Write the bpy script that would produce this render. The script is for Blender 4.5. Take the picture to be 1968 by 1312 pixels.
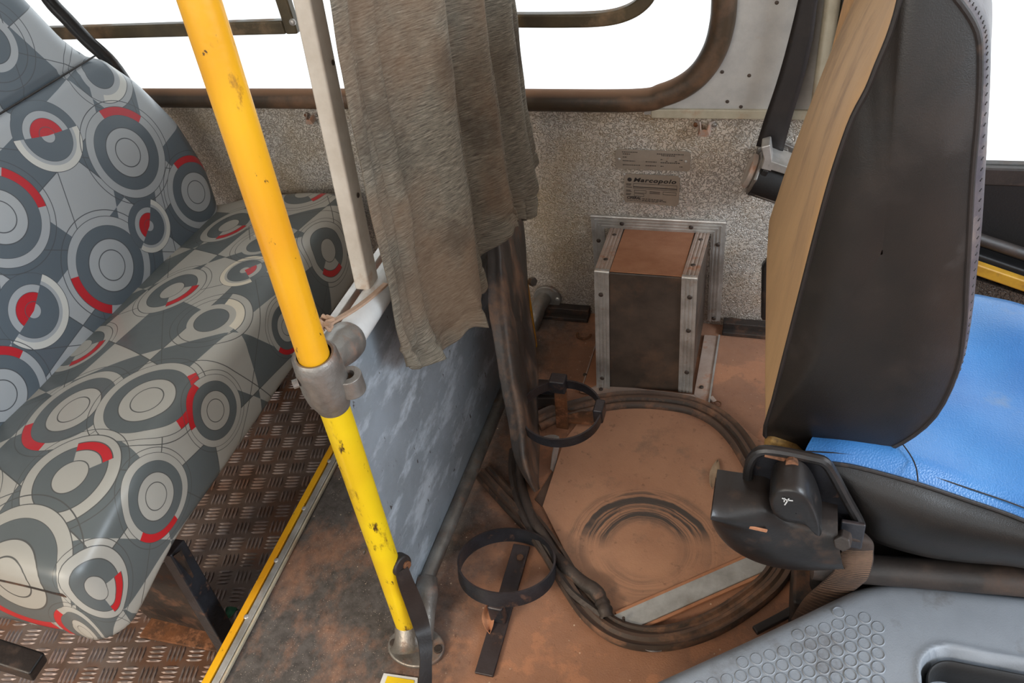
import bpy, bmesh, math, random
from mathutils import Vector, Matrix, noise
random.seed(7)
D = bpy.data
SC = bpy.context.scene
COL = SC.collection
for o in list(D.objects): D.objects.remove(o)

# ------------------------------------------------------------------ camera
FPX = 1500.0
CAM = Vector((0, 0, 1.046))
ROT = Matrix(((0.949947, 0.285423, -0.127017), (-0.097174, 0.656358, 0.748166), (-0.296913, 0.698376, -0.651241)))  # rows: right, up, forward
cd = D.cameras.new('camera'); cd.sensor_width = 36; cd.lens = FPX/1968*36; cd.clip_start = 0.02
co = D.objects.new('camera', cd); COL.objects.link(co)
m = Matrix((ROT[0], ROT[1], -ROT[2])).transposed().to_4x4(); m.translation = CAM
co.matrix_world = m
SC.camera = co

def ray(px, py):
    return ROT.transposed() @ Vector(((px-984)/FPX, (656-py)/FPX, 1.0))
def P(px, py, x=None, y=None, z=None):
    """point of the place seen at pixel (px, py) of the photo, on a known plane"""
    d = ray(px, py)
    if x is not None: t = x/d.x
    elif y is not None: t = y/d.y
    else: t = (z-CAM.z)/d.z
    return CAM + d*t

# ------------------------------------------------------------------ light
w = D.worlds.new('sky'); SC.world = w; w.use_nodes = True
wn = w.node_tree.nodes; bg = wn['Background']
bg.inputs[0].default_value = (0.93, 0.965, 1.0, 1); bg.inputs[1].default_value = 0.95
SC.view_settings.view_transform = 'Standard'; SC.view_settings.look = 'None'
SC.view_settings.exposure = 1.08; SC.view_settings.gamma = 1
SC.view_settings.use_curve_mapping = False
def area(name, loc, target, sx, sy, power, col):
    l = D.lights.new(name, 'AREA'); l.shape = 'RECTANGLE'; l.size = sx; l.size_y = sy; l.energy = power; l.color = col
    o = D.objects.new(name, l); COL.objects.link(o); o.location = loc
    o.rotation_euler = (Vector(target)-Vector(loc)).to_track_quat('-Z', 'Y').to_euler(); return o
area('daylight_across_aisle', (-0.9, -1.15, 1.45), (-0.3, 0.8, 0.1), 1.8, 0.7, 11, (1, 0.9, 0.76))
area('daylight_windscreen', (1.9, 0.1, 1.5), (0, 0.8, 0.2), 1.2, 0.8, 26, (0.78, 0.89, 1))
sl = D.lights.new('low_sun', 'SUN'); sl.energy = 1.5; sl.angle = 0.25; sl.color = (1, 0.83, 0.6)
so = D.objects.new('low_sun', sl); COL.objects.link(so)
so.rotation_euler = Vector((0.42, 0.72, -0.62)).to_track_quat('-Z', 'Y').to_euler()

# ------------------------------------------------------------------ materials
def lin(c):
    r = []
    for v in c[:3]:
        v /= 255.0
        r.append(v/12.92 if v <= 0.04045 else ((v+0.055)/1.055)**2.4)
    return (*r, 1)
class NT:
    def __init__(s, name):
        s.m = D.materials.new(name); s.m.use_nodes = True; s.t = s.m.node_tree; s.N = s.t.nodes
        s.p = s.N['Principled BSDF']; s.tc = s.N.new('ShaderNodeTexCoord')
    def new(s, typ, **kw):
        n = s.N.new(typ)
        for k, v in kw.items(): setattr(n, k, v)
        return n
    def link(s, a, b): s.t.links.new(a, b)
    def put(s, sock, v):
        if isinstance(v, bpy.types.NodeSocket): s.link(v, sock)
        else: sock.default_value = v
    def math(s, op, a, b=0.0, clamp=False):
        n = s.new('ShaderNodeMath', operation=op, use_clamp=clamp); s.put(n.inputs[0], a)
        if len(n.inputs) > 1: s.put(n.inputs[1], b)
        return n.outputs[0]
    def vec(s, op, a, b=None):
        n = s.new('ShaderNodeVectorMath', operation=op); s.put(n.inputs[0], a)
        if b is not None: s.put(n.inputs[1], b)
        return n.outputs['Value'] if op in ('DOT_PRODUCT', 'LENGTH') else n.outputs[0]
    def mapping(s, scale=(1, 1, 1), rot=(0, 0, 0), src=None):
        n = s.new('ShaderNodeMapping'); n.inputs['Scale'].default_value = scale; n.inputs['Rotation'].default_value = rot
        s.link(src or s.tc.outputs['Object'], n.inputs[0]); return n.outputs[0]
    def noise(s, scale, detail=4, rough=.6, vec=None, dist=0):
        n = s.new('ShaderNodeTexNoise'); n.inputs['Scale'].default_value = scale; n.inputs['Detail'].default_value = detail
        n.inputs['Roughness'].default_value = rough; n.inputs['Distortion'].default_value = dist
        s.link(vec or s.tc.outputs['Object'], n.inputs['Vector']); return n.outputs[0]
    def ramp(s, f, lo, hi):
        n = s.new('ShaderNodeMapRange', clamp=True); s.put(n.inputs[0], f); n.inputs[1].default_value = lo; n.inputs[2].default_value = hi
        return n.outputs[0]
    def mix(s, f, a, b):
        n = s.new('ShaderNodeMix', data_type='RGBA'); s.put(n.inputs[0], f); s.put(n.inputs[6], a); s.put(n.inputs[7], b)
        return n.outputs[2]
    def bump(s, h, dist=0.001, strength=1, prev=None):
        n = s.new('ShaderNodeBump'); n.inputs['Distance'].default_value = dist; n.inputs['Strength'].default_value = strength
        s.link(h, n.inputs['Height'])
        if prev is not None: s.link(prev, n.inputs['Normal'])
        s.link(n.outputs[0], s.p.inputs['Normal']); return n.outputs[0]
    def out(s, col, rough=.5, metal=0.0):
        s.put(s.p.inputs['Base Color'], col); s.put(s.p.inputs['Roughness'], rough); s.put(s.p.inputs['Metallic'], metal)
        return s.m

def surf(name, base, second=None, dust=None, dscale=8, dlo=.45, dhi=.65, rough=.5, metal=0.0, grain=300, gb=.0003,
         up=0.0, stretch=(1, 1, 1), sscale=20):
    """worn surface: base colour, mottled with a second one, with dust/rust patches; up>0: dust settled on level faces"""
    t = NT(name); c = lin(base)
    v = t.mapping(stretch)
    if second: c = t.mix(t.ramp(t.noise(sscale, 5, .65, v), .38, .66), c, lin(second))
    r = rough; mt = metal
    if dust:
        f = t.ramp(t.noise(dscale, 6, .68, v), dlo, dhi)
        if up:
            g = t.new('ShaderNodeNewGeometry'); sx = t.new('ShaderNodeSeparateXYZ'); t.link(g.outputs['Normal'], sx.inputs[0])
            u = t.ramp(sx.outputs[2], .5, .95)
            f = t.math('MAXIMUM', f, t.math('MULTIPLY', u, up), True)
        c = t.mix(f, c, lin(dust)); r = t.math('ADD', t.math('MULTIPLY', f, .9-rough), rough)
        mt = t.math('MULTIPLY', t.math('SUBTRACT', 1, f), metal)
    if gb: t.bump(t.noise(grain, 3, .6, v), gb)
    return t.out(c, r, mt)

DUST = (188, 133, 100)
M = {}
M['alu'] = surf('ribbed_aluminium', (204, 202, 198), (166, 162, 156), (160, 124, 100), 30, .60, .78, .36, .5, 200, .0002)
M['alu_dusty'] = surf('dusty_aluminium', (204, 196, 188), (172, 160, 150), DUST, 24, .48, .68, .45, .4, 200, .0002, .35)
M['cast'] = surf('grey_casting', (150, 146, 140), (118, 110, 104), (140, 100, 76), 28, .55, .74, .42, .55, 160, .0006)
M['black_iron'] = surf('black_painted_iron', (58, 60, 66), (38, 38, 42), (128, 92, 72), 40, .58, .78, .32, .3, 220, .0004, .15)
M['rust_iron'] = surf('rusty_iron', (120, 76, 46), (70, 50, 38), (160, 108, 76), 60, .5, .7, .75, .1, 200, .0006)
M['rubber'] = surf('old_rubber', (78, 66, 58), (58, 50, 46), (150, 108, 82), 14, .50, .70, .6, 0, 260, .0004, .22)
M['hose'] = surf('cracked_rubber', (66, 60, 56), (48, 43, 40), (140, 100, 76), 30, .56, .74, .55, 0, 90, .0015, .1)
M['flap'] = surf('worn_black_leathercloth', (84, 78, 74), (64, 58, 55), (142, 112, 92), 13, .48, .64, .42, 0, 60, .0012, 0, (1, 1, .5))
M['leather'] = surf('black_leather', (34, 29, 26), (26, 24, 22), (52, 41, 34), 7, .5, .75, .42, 0, 900, .0002)
M['leather_bolster'] = surf('worn_leather_bolster', (96, 88, 90), (70, 66, 74), (128, 110, 98), 14, .5, .7, .42, 0, 700, .0002)
M['skirt'] = surf('worn_black_skirt', (36, 32, 29), (25, 23, 22), (86, 68, 55), 9, .55, .75, .36, 0, 900, .0002)
M['tan'] = surf('dusty_seat_back', (206, 164, 116), (188, 148, 106), (150, 122, 98), 10, .52, .76, .7, 0, 300, .0005, 0, (2.2, 1.2, .35), 9)
M['plastic_black'] = surf('black_plastic', (40, 38, 38), (30, 29, 29), (88, 68, 56), 16, .55, .78, .32, 0, 300, .0002, .15)
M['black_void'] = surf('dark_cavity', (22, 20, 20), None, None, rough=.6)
M['gasket'] = surf('dusty_window_rubber', (74, 60, 46), (62, 52, 42), (160, 118, 88), 5, .50, .80, .42, 0, 200, .0002, .7, (1, 1, 1))
M['gasket_bar'] = surf('brown_window_bar', (96, 84, 62), (76, 66, 50), (150, 122, 92), 12, .5, .7, .4, .1, 200, .0002)
M['wall_paint'] = surf('light_grey_wall_sheet', (186, 182, 176), (168, 164, 160), (176, 146, 118), 9, .58, .78, .6, 0, 150, .0003)
M['cream'] = surf('cream_trim', (190, 180, 158), (168, 158, 136), (168, 130, 98), 14, .55, .75, .5)
M['white_paint'] = surf('white_enamel', (214, 206, 194), (196, 186, 172), (176, 136, 100), 16, .6, .8, .35, 0, 120, .0002)
M['white_rail'] = surf('white_enamel_rail', (222, 222, 220), (206, 206, 204), (178, 140, 110), 16, .62, .8, .35, 0, 120, .0002)
M['ceiling'] = surf('ceiling_panel', (205, 202, 196), rough=.7)
M['cord'] = surf('beige_elastic', (196, 164, 140), (172, 140, 116), rough=.8, grain=900)
M['strap'] = surf('black_strap', (46, 40, 38), (34, 31, 31), (96, 76, 64), 20, .6, .8, .5)
M['screw'] = surf('screw_head', (92, 80, 72), (66, 58, 54), rough=.5, metal=.5)
M['steel'] = surf('bright_steel', (206, 202, 198), (170, 166, 160), (160, 124, 100), 60, .62, .8, .33, .5)
M['casing'] = surf('dusty_dark_sheet', (78, 66, 57), (60, 51, 45), (122, 92, 70), 9, .48, .78, .5, 0, 300, .0003)
M['rail_black'] = surf('dark_seat_rail', (58, 50, 46), (42, 38, 36), (92, 72, 60), 12, .5, .75, .5)
M['foam'] = surf('yellow_foam', (176, 138, 74), (140, 104, 60), (90, 66, 44), 60, .5, .7, .9, 0, 400, .001)
M['leaf'] = surf('dry_leaf', (186, 160, 132), (150, 122, 98), rough=.8, grain=400)
M['tan_dust'] = surf('rust_coloured_dust', DUST, (172, 116, 84), rough=.95, grain=500, gb=.0006)
M['yellow_trim'] = surf('yellow_trim', (202, 152, 46), (170, 122, 40), (120, 88, 52), 30, .58, .75, .5)
M['green_scrap'] = surf('green_scrap', (46, 110, 86), rough=.5)
M['silver_scrap'] = surf('silver_foil', (200, 198, 200), rough=.3, metal=.6)
M['lap'] = surf('brown_webbing', (62, 49, 42), (48, 39, 34), (96, 70, 54), 12, .5, .7, .8)
M['lap_rib'] = surf('webbing_rib', (112, 86, 68), (88, 68, 54), rough=.8)
M['ink'] = surf('engraved_ink', (44, 38, 36), rough=.6, gb=0)
M['label_plate'] = surf('aluminium_label', (168, 156, 142), (154, 143, 130), (156, 128, 104), 60, .6, .85, .42, .3, 300, .00005)
M['dirty_black_sheet'] = surf('dirty_black_sheet', (58, 48, 42), (40, 35, 33), (112, 78, 58), 18, .5, .7, .6, 0, 200, .0005)

def mk_yellow():
    t = NT('yellow_enamel'); n = t.mapping((1, 1, .5))
    c = t.mix(t.ramp(t.noise(5, 3, .5), .4, .65), lin((238, 178, 34)), lin((226, 156, 30)))
    c = t.mix(t.ramp(t.noise(36, 6, .7, n), .60, .68), c, lin((172, 120, 34)))
    c = t.mix(t.ramp(t.noise(90, 5, .7, n), .66, .70), c, lin((92, 62, 32)))
    t.bump(t.noise(60, 3), .0004)
    return t.out(c, .3)
M['yellow'] = mk_yellow()
def mk_yellow2():
    t = NT('bright_yellow_enamel'); n = t.mapping((1, 1, .35))
    c = t.mix(t.ramp(t.noise(6, 3, .5), .4, .65), lin((240, 206, 28)), lin((222, 178, 26)))
    c = t.mix(t.ramp(t.noise(30, 6, .7, n), .56, .66), c, lin((150, 112, 30)))
    c = t.mix(t.ramp(t.noise(60, 5, .7, n), .62, .68), c, lin((70, 50, 30)))
    t.bump(t.noise(60, 3), .0005)
    return t.out(c, .32)
M['yellow_lower'] = mk_yellow2()

def mk_stucco(name, c1, c2, amber=True):
    t = NT(name)
    base = t.tc.outputs['Object']
    wob = t.new('ShaderNodeTexNoise'); wob.inputs['Scale'].default_value = 130; wob.inputs['Detail'].default_value = 1
    t.link(base, wob.inputs['Vector'])
    n = t.noise(185, 1.2, .45, None, .8)
    h = t.math('ABSOLUTE', t.math('SUBTRACT', n, .5)); h = t.ramp(h, 0.0, .085)
    c = t.mix(h, lin(c2), lin(c1))  # valleys coloured darker: painted reflections with slight dust
    if amber:
        f = t.ramp(t.noise(4.5, 4, .6), .42, .66)
        c = t.mix(t.math('MULTIPLY', f, .55), c, lin((196, 166, 118)))
        # dirt carried up from the floor
        sx = t.new('ShaderNodeSeparateXYZ'); t.link(base, sx.inputs[0])
        g = t.math('ADD', sx.outputs[2], t.math('MULTIPLY', t.noise(14, 4), .12))
        c = t.mix(t.math('MULTIPLY', t.ramp(g, .20, .05), .6), c, lin((150, 122, 100)))
    t.bump(h, .0014, .9)
    return t.out(c, .42, .35)
M['stucco'] = mk_stucco('embossed_aluminium_sheet', (226, 220, 212), (152, 144, 134))
M['stucco_dark'] = mk_stucco('dark_embossed_sheet', (92, 84, 76), (46, 41, 38), False)

def mk_floor():
    t = NT('dusty_rubber_floor'); o = t.tc.outputs['Object']
    dark = t.mix(t.ramp(t.noise(60, 5, .7), .4, .65), lin((92, 86, 82)), lin((66, 60, 57)))
    v = t.new('ShaderNodeTexVoronoi'); v.inputs['Scale'].default_value = 260; t.link(o, v.inputs['Vector'])
    sp = t.math('LESS_THAN', v.outputs['Distance'], .17); sp = t.math('MULTIPLY', sp, t.ramp(t.noise(40, 2), .42, .6))
    dark = t.mix(t.math('MULTIPLY', sp, .7), dark, lin((176, 160, 146)))
    d = t.mix(t.ramp(t.noise(9, 6, .7), .35, .7), lin(DUST), lin((164, 116, 90)))
    d = t.mix(t.ramp(t.noise(120, 4, .7), .62, .75), d, lin((120, 84, 66)))
    sx = t.new('ShaderNodeSeparateXYZ'); t.link(o, sx.inputs[0])
    # walked-on strip outside the partition stays dark, the dust has gathered inside it
    side = t.ramp(t.math('ADD', sx.outputs[0], t.math('MULTIPLY', t.noise(7, 4), .16)), -.37, -.26)
    patch = t.ramp(t.noise(8.5, 7, .68), .40, .56)
    patch2 = t.ramp(t.noise(6.5, 7, .70, t.mapping((1, .7, 1), (0, 0, .8))), .50, .72)
    inside = t.math('MAXIMUM', patch, t.math('MULTIPLY', side, .72))
    f = t.math('ADD', t.math('MULTIPLY', side, inside), t.math('MULTIPLY', t.math('SUBTRACT', 1, side), t.math('MULTIPLY', patch2, .8)), True)
    c = t.mix(f, dark, d)
    v2 = t.new('ShaderNodeTexVoronoi'); v2.inputs['Scale'].default_value = 70; t.link(o, v2.inputs['Vector'])
    cr = t.math('LESS_THAN', v2.outputs['Distance'], .09); cr = t.math('MULTIPLY', cr, t.ramp(t.noise(12, 2), .5, .6))
    c = t.mix(cr, c, lin((212, 188, 162)))
    t.bump(t.noise(380, 4, .7), .0009, .8)
    return t.out(c, .86)
M['floor'] = mk_floor()

def mk_hatch(cx, cy):
    t = NT('dusty_hatch_cover'); o = t.tc.outputs['Object']
    d = t.mix(t.ramp(t.noise(7, 6, .65), .35, .7), lin((190, 142, 112)), lin((168, 122, 96)))
    d = t.mix(t.ramp(t.noise(70, 5, .7), .60, .74), d, lin((136, 100, 80)))
    d = t.mix(t.math('MULTIPLY', t.ramp(t.noise(11, 6, .72), .55, .70), .55), d, lin((110, 96, 86)))
    p = t.vec('SUBTRACT', o, (cx, cy, 0)); r = t.vec('LENGTH', t.vec('MULTIPLY', p, (1, 1.05, 0)))
    rn = t.math('ADD', r, t.math('MULTIPLY', t.noise(16, 3), .012))

    cmb = t.new('ShaderNodeCombineXYZ'); t.put(cmb.inputs[0], t.math('MULTIPLY', rn, 120))
    t.link(t.noise(9, 3), cmb.inputs[1])
    streak = t.ramp(t.noise(1, 3, .7, cmb.outputs[0]), .40, .52)
    band = t.math('MULTIPLY', t.ramp(r, .045, .062), t.ramp(r, .125, .100))
    patch = t.ramp(t.noise(9, 3, .6), .42, .58)
    dirn = t.ramp(t.vec('DOT_PRODUCT', p, (-.25, 1, 0)), -.005, .03)
    f = t.math('MULTIPLY', t.math('MULTIPLY', streak, band), t.math('MAXIMUM', t.math('MULTIPLY', dirn, t.ramp(t.noise(7, 3, .6), .30, .42)), t.math('MULTIPLY', patch, .35)))
    c = t.mix(t.math('MULTIPLY', f, .95), d, lin((74, 70, 68)))
    t.bump(t.noise(300, 4, .7), .0007, .8)
    return t.out(c, .88)
HC = P(1238, 1052, z=.004)
M['hatch'] = mk_hatch(HC.x, HC.y)

def mk_tread():
    t = NT('tread_plate_metal')
    c = t.mix(t.ramp(t.noise(9, 5, .65), .38, .66), lin((122, 106, 98)), lin((96, 72, 58)))
    c = t.mix(t.ramp(t.noise(5, 4, .65), .5, .68), c, lin((128, 84, 58)))
    return t.out(c, .42, .45)
M['tread'] = mk_tread()
M['tread_bar'] = surf('tread_bar_metal', (160, 148, 146), (124, 110, 104), (132, 94, 74), 9, .46, .68, .36, .6, 200, .0002)

def mk_panel():
    t = NT('scuffed_grey_panel')
    c = t.mix(t.ramp(t.noise(7, 5, .65), .35, .7), lin((160, 170, 180)), lin((138, 146, 152)))
    s = t.noise(9, 6, .7, t.mapping((1, 1.0, 2.2), (.75, 0, 0)))
    c = t.mix(t.ramp(s, .50, .62), c, lin((196, 206, 216)))
    c = t.mix(t.ramp(t.noise(60, 4, .7, t.mapping((1, 1.6, .6))), .64, .70), c, lin((74, 66, 62)))
    sx = t.new('ShaderNodeSeparateXYZ'); t.link(t.tc.outputs['Object'], sx.inputs[0])
    # darker brown towards the far bottom corner
    g = t.math('SUBTRACT', t.math('ADD', sx.outputs[2], t.math('MULTIPLY', t.noise(9, 5), .2)), t.math('MULTIPLY', sx.outputs[1], .35))
    c = t.mix(t.math('MULTIPLY', t.ramp(g, .13, -.07), .85), c, lin((98, 78, 64)))
    t.bump(t.noise(30, 5, .7), .0012)
    return t.out(c, .4, .2)
M['panel'] = mk_panel()

def mk_curtain():
    t = NT('grey_brown_curtain_cloth'); uv = t.tc.outputs['UV']
    weave = t.noise(1, 4, .75, t.mapping((55, 650, 1), src=uv))
    weave2 = t.noise(1, 2, .6, t.mapping((700, 110, 1), src=uv))
    c = t.mix(t.ramp(weave, .36, .62), lin((74, 69, 60)), lin((142, 134, 119)))
    c = t.mix(t.math('MULTIPLY', t.ramp(weave, .60, .70), .8), c, lin((178, 170, 156)))
    stain = t.ramp(t.noise(5.5, 5, .62), .42, .60)
    sx = t.new('ShaderNodeSeparateXYZ'); t.link(uv, sx.inputs[0])
    st = t.math('MULTIPLY', stain, t.ramp(sx.outputs[0], .62, .40))
    c = t.mix(t.math('MULTIPLY', st, .55), c, lin((122, 94, 70)))
    c = t.mix(t.math('MULTIPLY', t.ramp(t.noise(9, 5, .6), .54, .70), .65), c, lin((70, 58, 46)))
    # pale threads woven in a vertical stripe
    st2 = t.math('COMPARE', sx.outputs[0], .455); st2n = st2.node; st2n.inputs[2].default_value = .004
    c = t.mix(t.math('MULTIPLY', t.math('MULTIPLY', st2, t.ramp(sx.outputs[1], .62, .66)), t.ramp(weave2, .56, .60)), c, lin((206, 202, 160)))
    t.bump(t.math('ADD', weave, t.math('MULTIPLY', weave2, .5)), .0006, .8)
    return t.out(c, .9)
M['curtain'] = mk_curtain()

def mk_blue():
    t = NT('blue_seat_vinyl')
    c = t.mix(t.ramp(t.noise(6, 3, .5), .35, .7), lin((72, 134, 194)), lin((48, 104, 168)))
    c = t.mix(t.math('MULTIPLY', t.ramp(t.noise(16, 5, .6), .62, .8), .6), c, lin((130, 140, 150)))
    v = t.new('ShaderNodeTexVoronoi'); v.inputs['Scale'].default_value = 520; t.link(t.tc.outputs['Object'], v.inputs['Vector'])
    t.bump(v.outputs['Distance'], .0004, .7)
    return t.out(c, .36)
M['blue'] = mk_blue()
def mk_cover():
    t = NT('grey_moulded_plastic')
    c = t.mix(t.ramp(t.noise(6, 5, .6), .35, .7), lin((142, 148, 156)), lin((122, 127, 134)))
    c = t.mix(t.math('MULTIPLY', t.ramp(t.noise(14, 6, .7), .56, .74), .7), c, lin((90, 82, 76)))
    t.bump(t.noise(500, 3, .6), .0003)
    return t.out(c, .4)
M['cover'] = mk_cover()
M['pocket'] = surf('dirty_pocket_floor', (66, 60, 56), (40, 38, 38), (132, 108, 88), 22, .5, .7, .7, 0, 200, .0008)

# printed seat vinyl ------------------------------------------------
LT, DK, RD, WH, LN, CR = (174, 178, 181), (98, 108, 116), (196, 42, 52), (214, 213, 206), (84, 88, 92), (186, 180, 168)
KINDS = {  # (position, colour, alpha) lists for the marked sector and for the rest
 'target': ([(0, LT, 1), (.26, LN, 1), (.28, LT, 1), (.46, LN, 1), (.48, DK, 1), (.70, LN, 1), (.71, RD, 1), (.86, LN, 1), (.875, LT, 0), (.97, LN, 1), (.985, LT, 0)],
            [(0, LT, 1), (.26, LN, 1), (.28, LT, 1), (.46, LN, 1), (.48, DK, 1), (.70, LN, 1), (.71, LT, 1), (.86, LN, 1), (.875, LT, 0), (.97, LN, 1), (.985, LT, 0)]),
 'half':   ([(0, RD, 1), (.20, LN, 1), (.215, RD, 1), (.42, LN, 1), (.43, LT, 1), (.60, LN, 1), (.61, DK, 1), (.86, LN, 1), (.875, LT, 0)],
            [(0, LT, 1), (.17, LN, 1), (.18, DK, 1), (.62, LN, 1), (.63, LT, 1), (.72, WH, 1), (.88, LN, 1), (.895, LT, 0)]),
 'white':  ([(0, DK, 1), (.40, LN, 1), (.42, LT, 1), (.58, WH, 1), (.78, LN, 1), (.8, LT, 1), (.96, LN, 1), (.98, LT, 0)],
            [(0, DK, 1), (.40, LN, 1), (.42, LT, 1), (.58, LT, 0), (.78, LN, 1), (.8, LT, 0), (.96, LN, 1), (.98, LT, 0)]),
 'rings':  ([(0, LT, 1), (.30, LN, 1), (.32, LT, 1), (.52, LN, 1), (.54, RD, 1), (.70, LN, 1), (.72, LT, 1), (.84, LN, 1), (.86, LT, 0), (.97, LN, 1), (.985, LT, 0)],
            [(0, LT, 1), (.30, LN, 1), (.32, DK, 1), (.62, LN, 1), (.64, LT, 1), (.84, LN, 1), (.86, LT, 0), (.97, LN, 1), (.985, LT, 0)]),
}
def mk_print(name, motifs, tint=None):
    t = NT(name); uv = t.tc.outputs['UV']
    def wave(ang, k, ph):
        d = t.vec('DOT_PRODUCT', uv, (math.cos(ang)*k, math.sin(ang)*k, 0))
        return t.math('FRACT', t.math('ADD', d, ph))
    a = t.math('GREATER_THAN', wave(.35, 4.1, .12), .5)
    b = t.math('GREATER_THAN', wave(1.75, 5.3, .47), .42)
    cc = t.math('GREATER_THAN', wave(2.6, 3.1, .2), .72)
    x = t.math('ABSOLUTE', t.math('SUBTRACT', a, b)); x = t.math('ABSOLUTE', t.math('SUBTRACT', x, cc))
    col = t.mix(x, lin(LT), lin(DK))
    for ang, k, ph, wd in ((.35, 4.1, .12, .007), (1.75, 5.3, .47, .008), (.95, 6.3, .3, .009), (2.75, 5.1, .6, .008)):
        f = t.math('LESS_THAN', wave(ang, k, ph), wd)
        col = t.mix(f, col, lin(LN))
    for (cx, cy, R, ang, wid, kind) in motifs:
        R = R*1.12
        p = t.vec('MULTIPLY', t.vec('SUBTRACT', uv, (cx, cy, 0)), (1/R, 1/R, 0)); d = t.vec('LENGTH', p)
        # sector of half-width wid around direction ang
        s1, s2 = ang-wid+math.pi/2, ang+wid-math.pi/2
        d1 = t.vec('DOT_PRODUCT', p, (math.cos(s1), math.sin(s1), 0)); d2 = t.vec('DOT_PRODUCT', p, (math.cos(s2), math.sin(s2), 0))
        sec = t.math('GREATER_THAN', t.math('MINIMUM', d1, d2), 0)
        rs = []
        for stops in KINDS[kind]:
            r = t.new('ShaderNodeValToRGB'); cr = r.color_ramp; cr.interpolation = 'CONSTANT'; t.link(d, r.inputs[0])
            while len(cr.elements) < len(stops): cr.elements.new(.5)
            for e, (po, c, al) in zip(cr.elements, stops): e.position = po
            for e, (po, c, al) in zip(cr.elements, stops):
                q = lin(c); e.color = (q[0], q[1], q[2], al)
            rs.append(r)
        c2 = t.mix(sec, rs[1].outputs[0], rs[0].outputs[0])
        am = t.new('ShaderNodeMix', data_type='FLOAT'); t.link(sec, am.inputs[0]); t.link(rs[1].outputs[1], am.inputs[2]); t.link(rs[0].outputs[1], am.inputs[3])
        col = t.mix(am.outputs[0], col, c2)
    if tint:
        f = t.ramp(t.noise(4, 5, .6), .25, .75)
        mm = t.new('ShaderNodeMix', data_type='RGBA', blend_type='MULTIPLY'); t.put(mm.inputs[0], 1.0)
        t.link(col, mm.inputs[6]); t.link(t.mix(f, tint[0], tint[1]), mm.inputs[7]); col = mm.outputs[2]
    t.bump(t.noise(9, 4, .5), .004, .35)
    return t.out(col, .34)
H = math.pi
M['print_back'] = mk_print('printed_vinyl_back', [
 (.92, .46, .066, 2.4, .9, 'white'), (.74, .256, .082, .2, .55, 'target'), (1.068, .347, .060, -.9, 1.3, 'white'),
 (.90, .311, .060, 1.3, 1.50, 'half'), (1.013, .217, .084, 1.0, .55, 'target'), (1.103, .08, .074, 1.0, .75, 'target'),
 (.847, .086, .088, -2.9, .6, 'target'), (.962, .093, .050, 2.2, 1.4, 'half'), (.681, .117, .062, 2.0, 1.4, 'half'),
 (.556, .052, .078, 1.0, .6, 'target'), (.62, .40, .08, 1.5, .7, 'rings'), (.45, .25, .07, .5, .7, 'target'), (.80, .60, .07, 1, 1, 'rings')],
 ((1, 1, 1, 1), (.92, .95, 1, 1)))  # cool window light tinted into the backrest colour
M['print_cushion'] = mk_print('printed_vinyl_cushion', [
 (.844, .134, .066, 2.0, .7, 'rings'), (.558, .161, .082, -2.6, .6, 'target'), (.77, .27, .062, .9, .9, 'white'),
 (.589, .277, .080, 1.2, .65, 'target'), (1.056, .114, .062, 2.4, .7, 'rings'), (.447, .251, .074, .2, .7, 'rings'),
 (1.162, .233, .060, 1.5, .8, 'rings'), (.90, .255, .045, 1.5, .8, 'half'), (.30, .235, .105, -2.9, .55, 'target'),
 (.98, .235, .050, 0, .8, 'white'), (.632, .380, .056, -2.2, .7, 'target'), (.475, .385, .060, 2.2, .7, 'target'),
 (1.03, .365, .062, 2.0, .7, 'rings'), (.845, .395, .05, 2, .8, 'target'), (.38, .08, .07, 1, .8, 'target'), (.70, .04, .06, 2, .8, 'rings'),
 (.33, .375, .06, 1.2, .8, 'rings'), (.215, .33, .06, -1.5, .8, 'target')],
 ((1, .92, .80, 1), (.93, .83, .70, 1)))  # warm light and some yellowed grime tinted into the cushion colour

def mk_glass():
    t = NT('window_glass'); t.N.remove(t.p)
    tr = t.new('ShaderNodeBsdfTransparent'); tr.inputs[0].default_value = (.97, .985, .98, 1)
    gl = t.new('ShaderNodeBsdfGlossy'); gl.inputs['Roughness'].default_value = .03
    fr = t.new('ShaderNodeFresnel'); fr.inputs[0].default_value = 1.25
    mx = t.new('ShaderNodeMixShader'); t.link(fr.outputs[0], mx.inputs[0]); t.link(tr.outputs[0], mx.inputs[1]); t.link(gl.outputs[0], mx.inputs[2])
    t.link(mx.outputs[0], t.N['Material Output'].inputs[0]); return t.m
M['glass'] = mk_glass()

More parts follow.
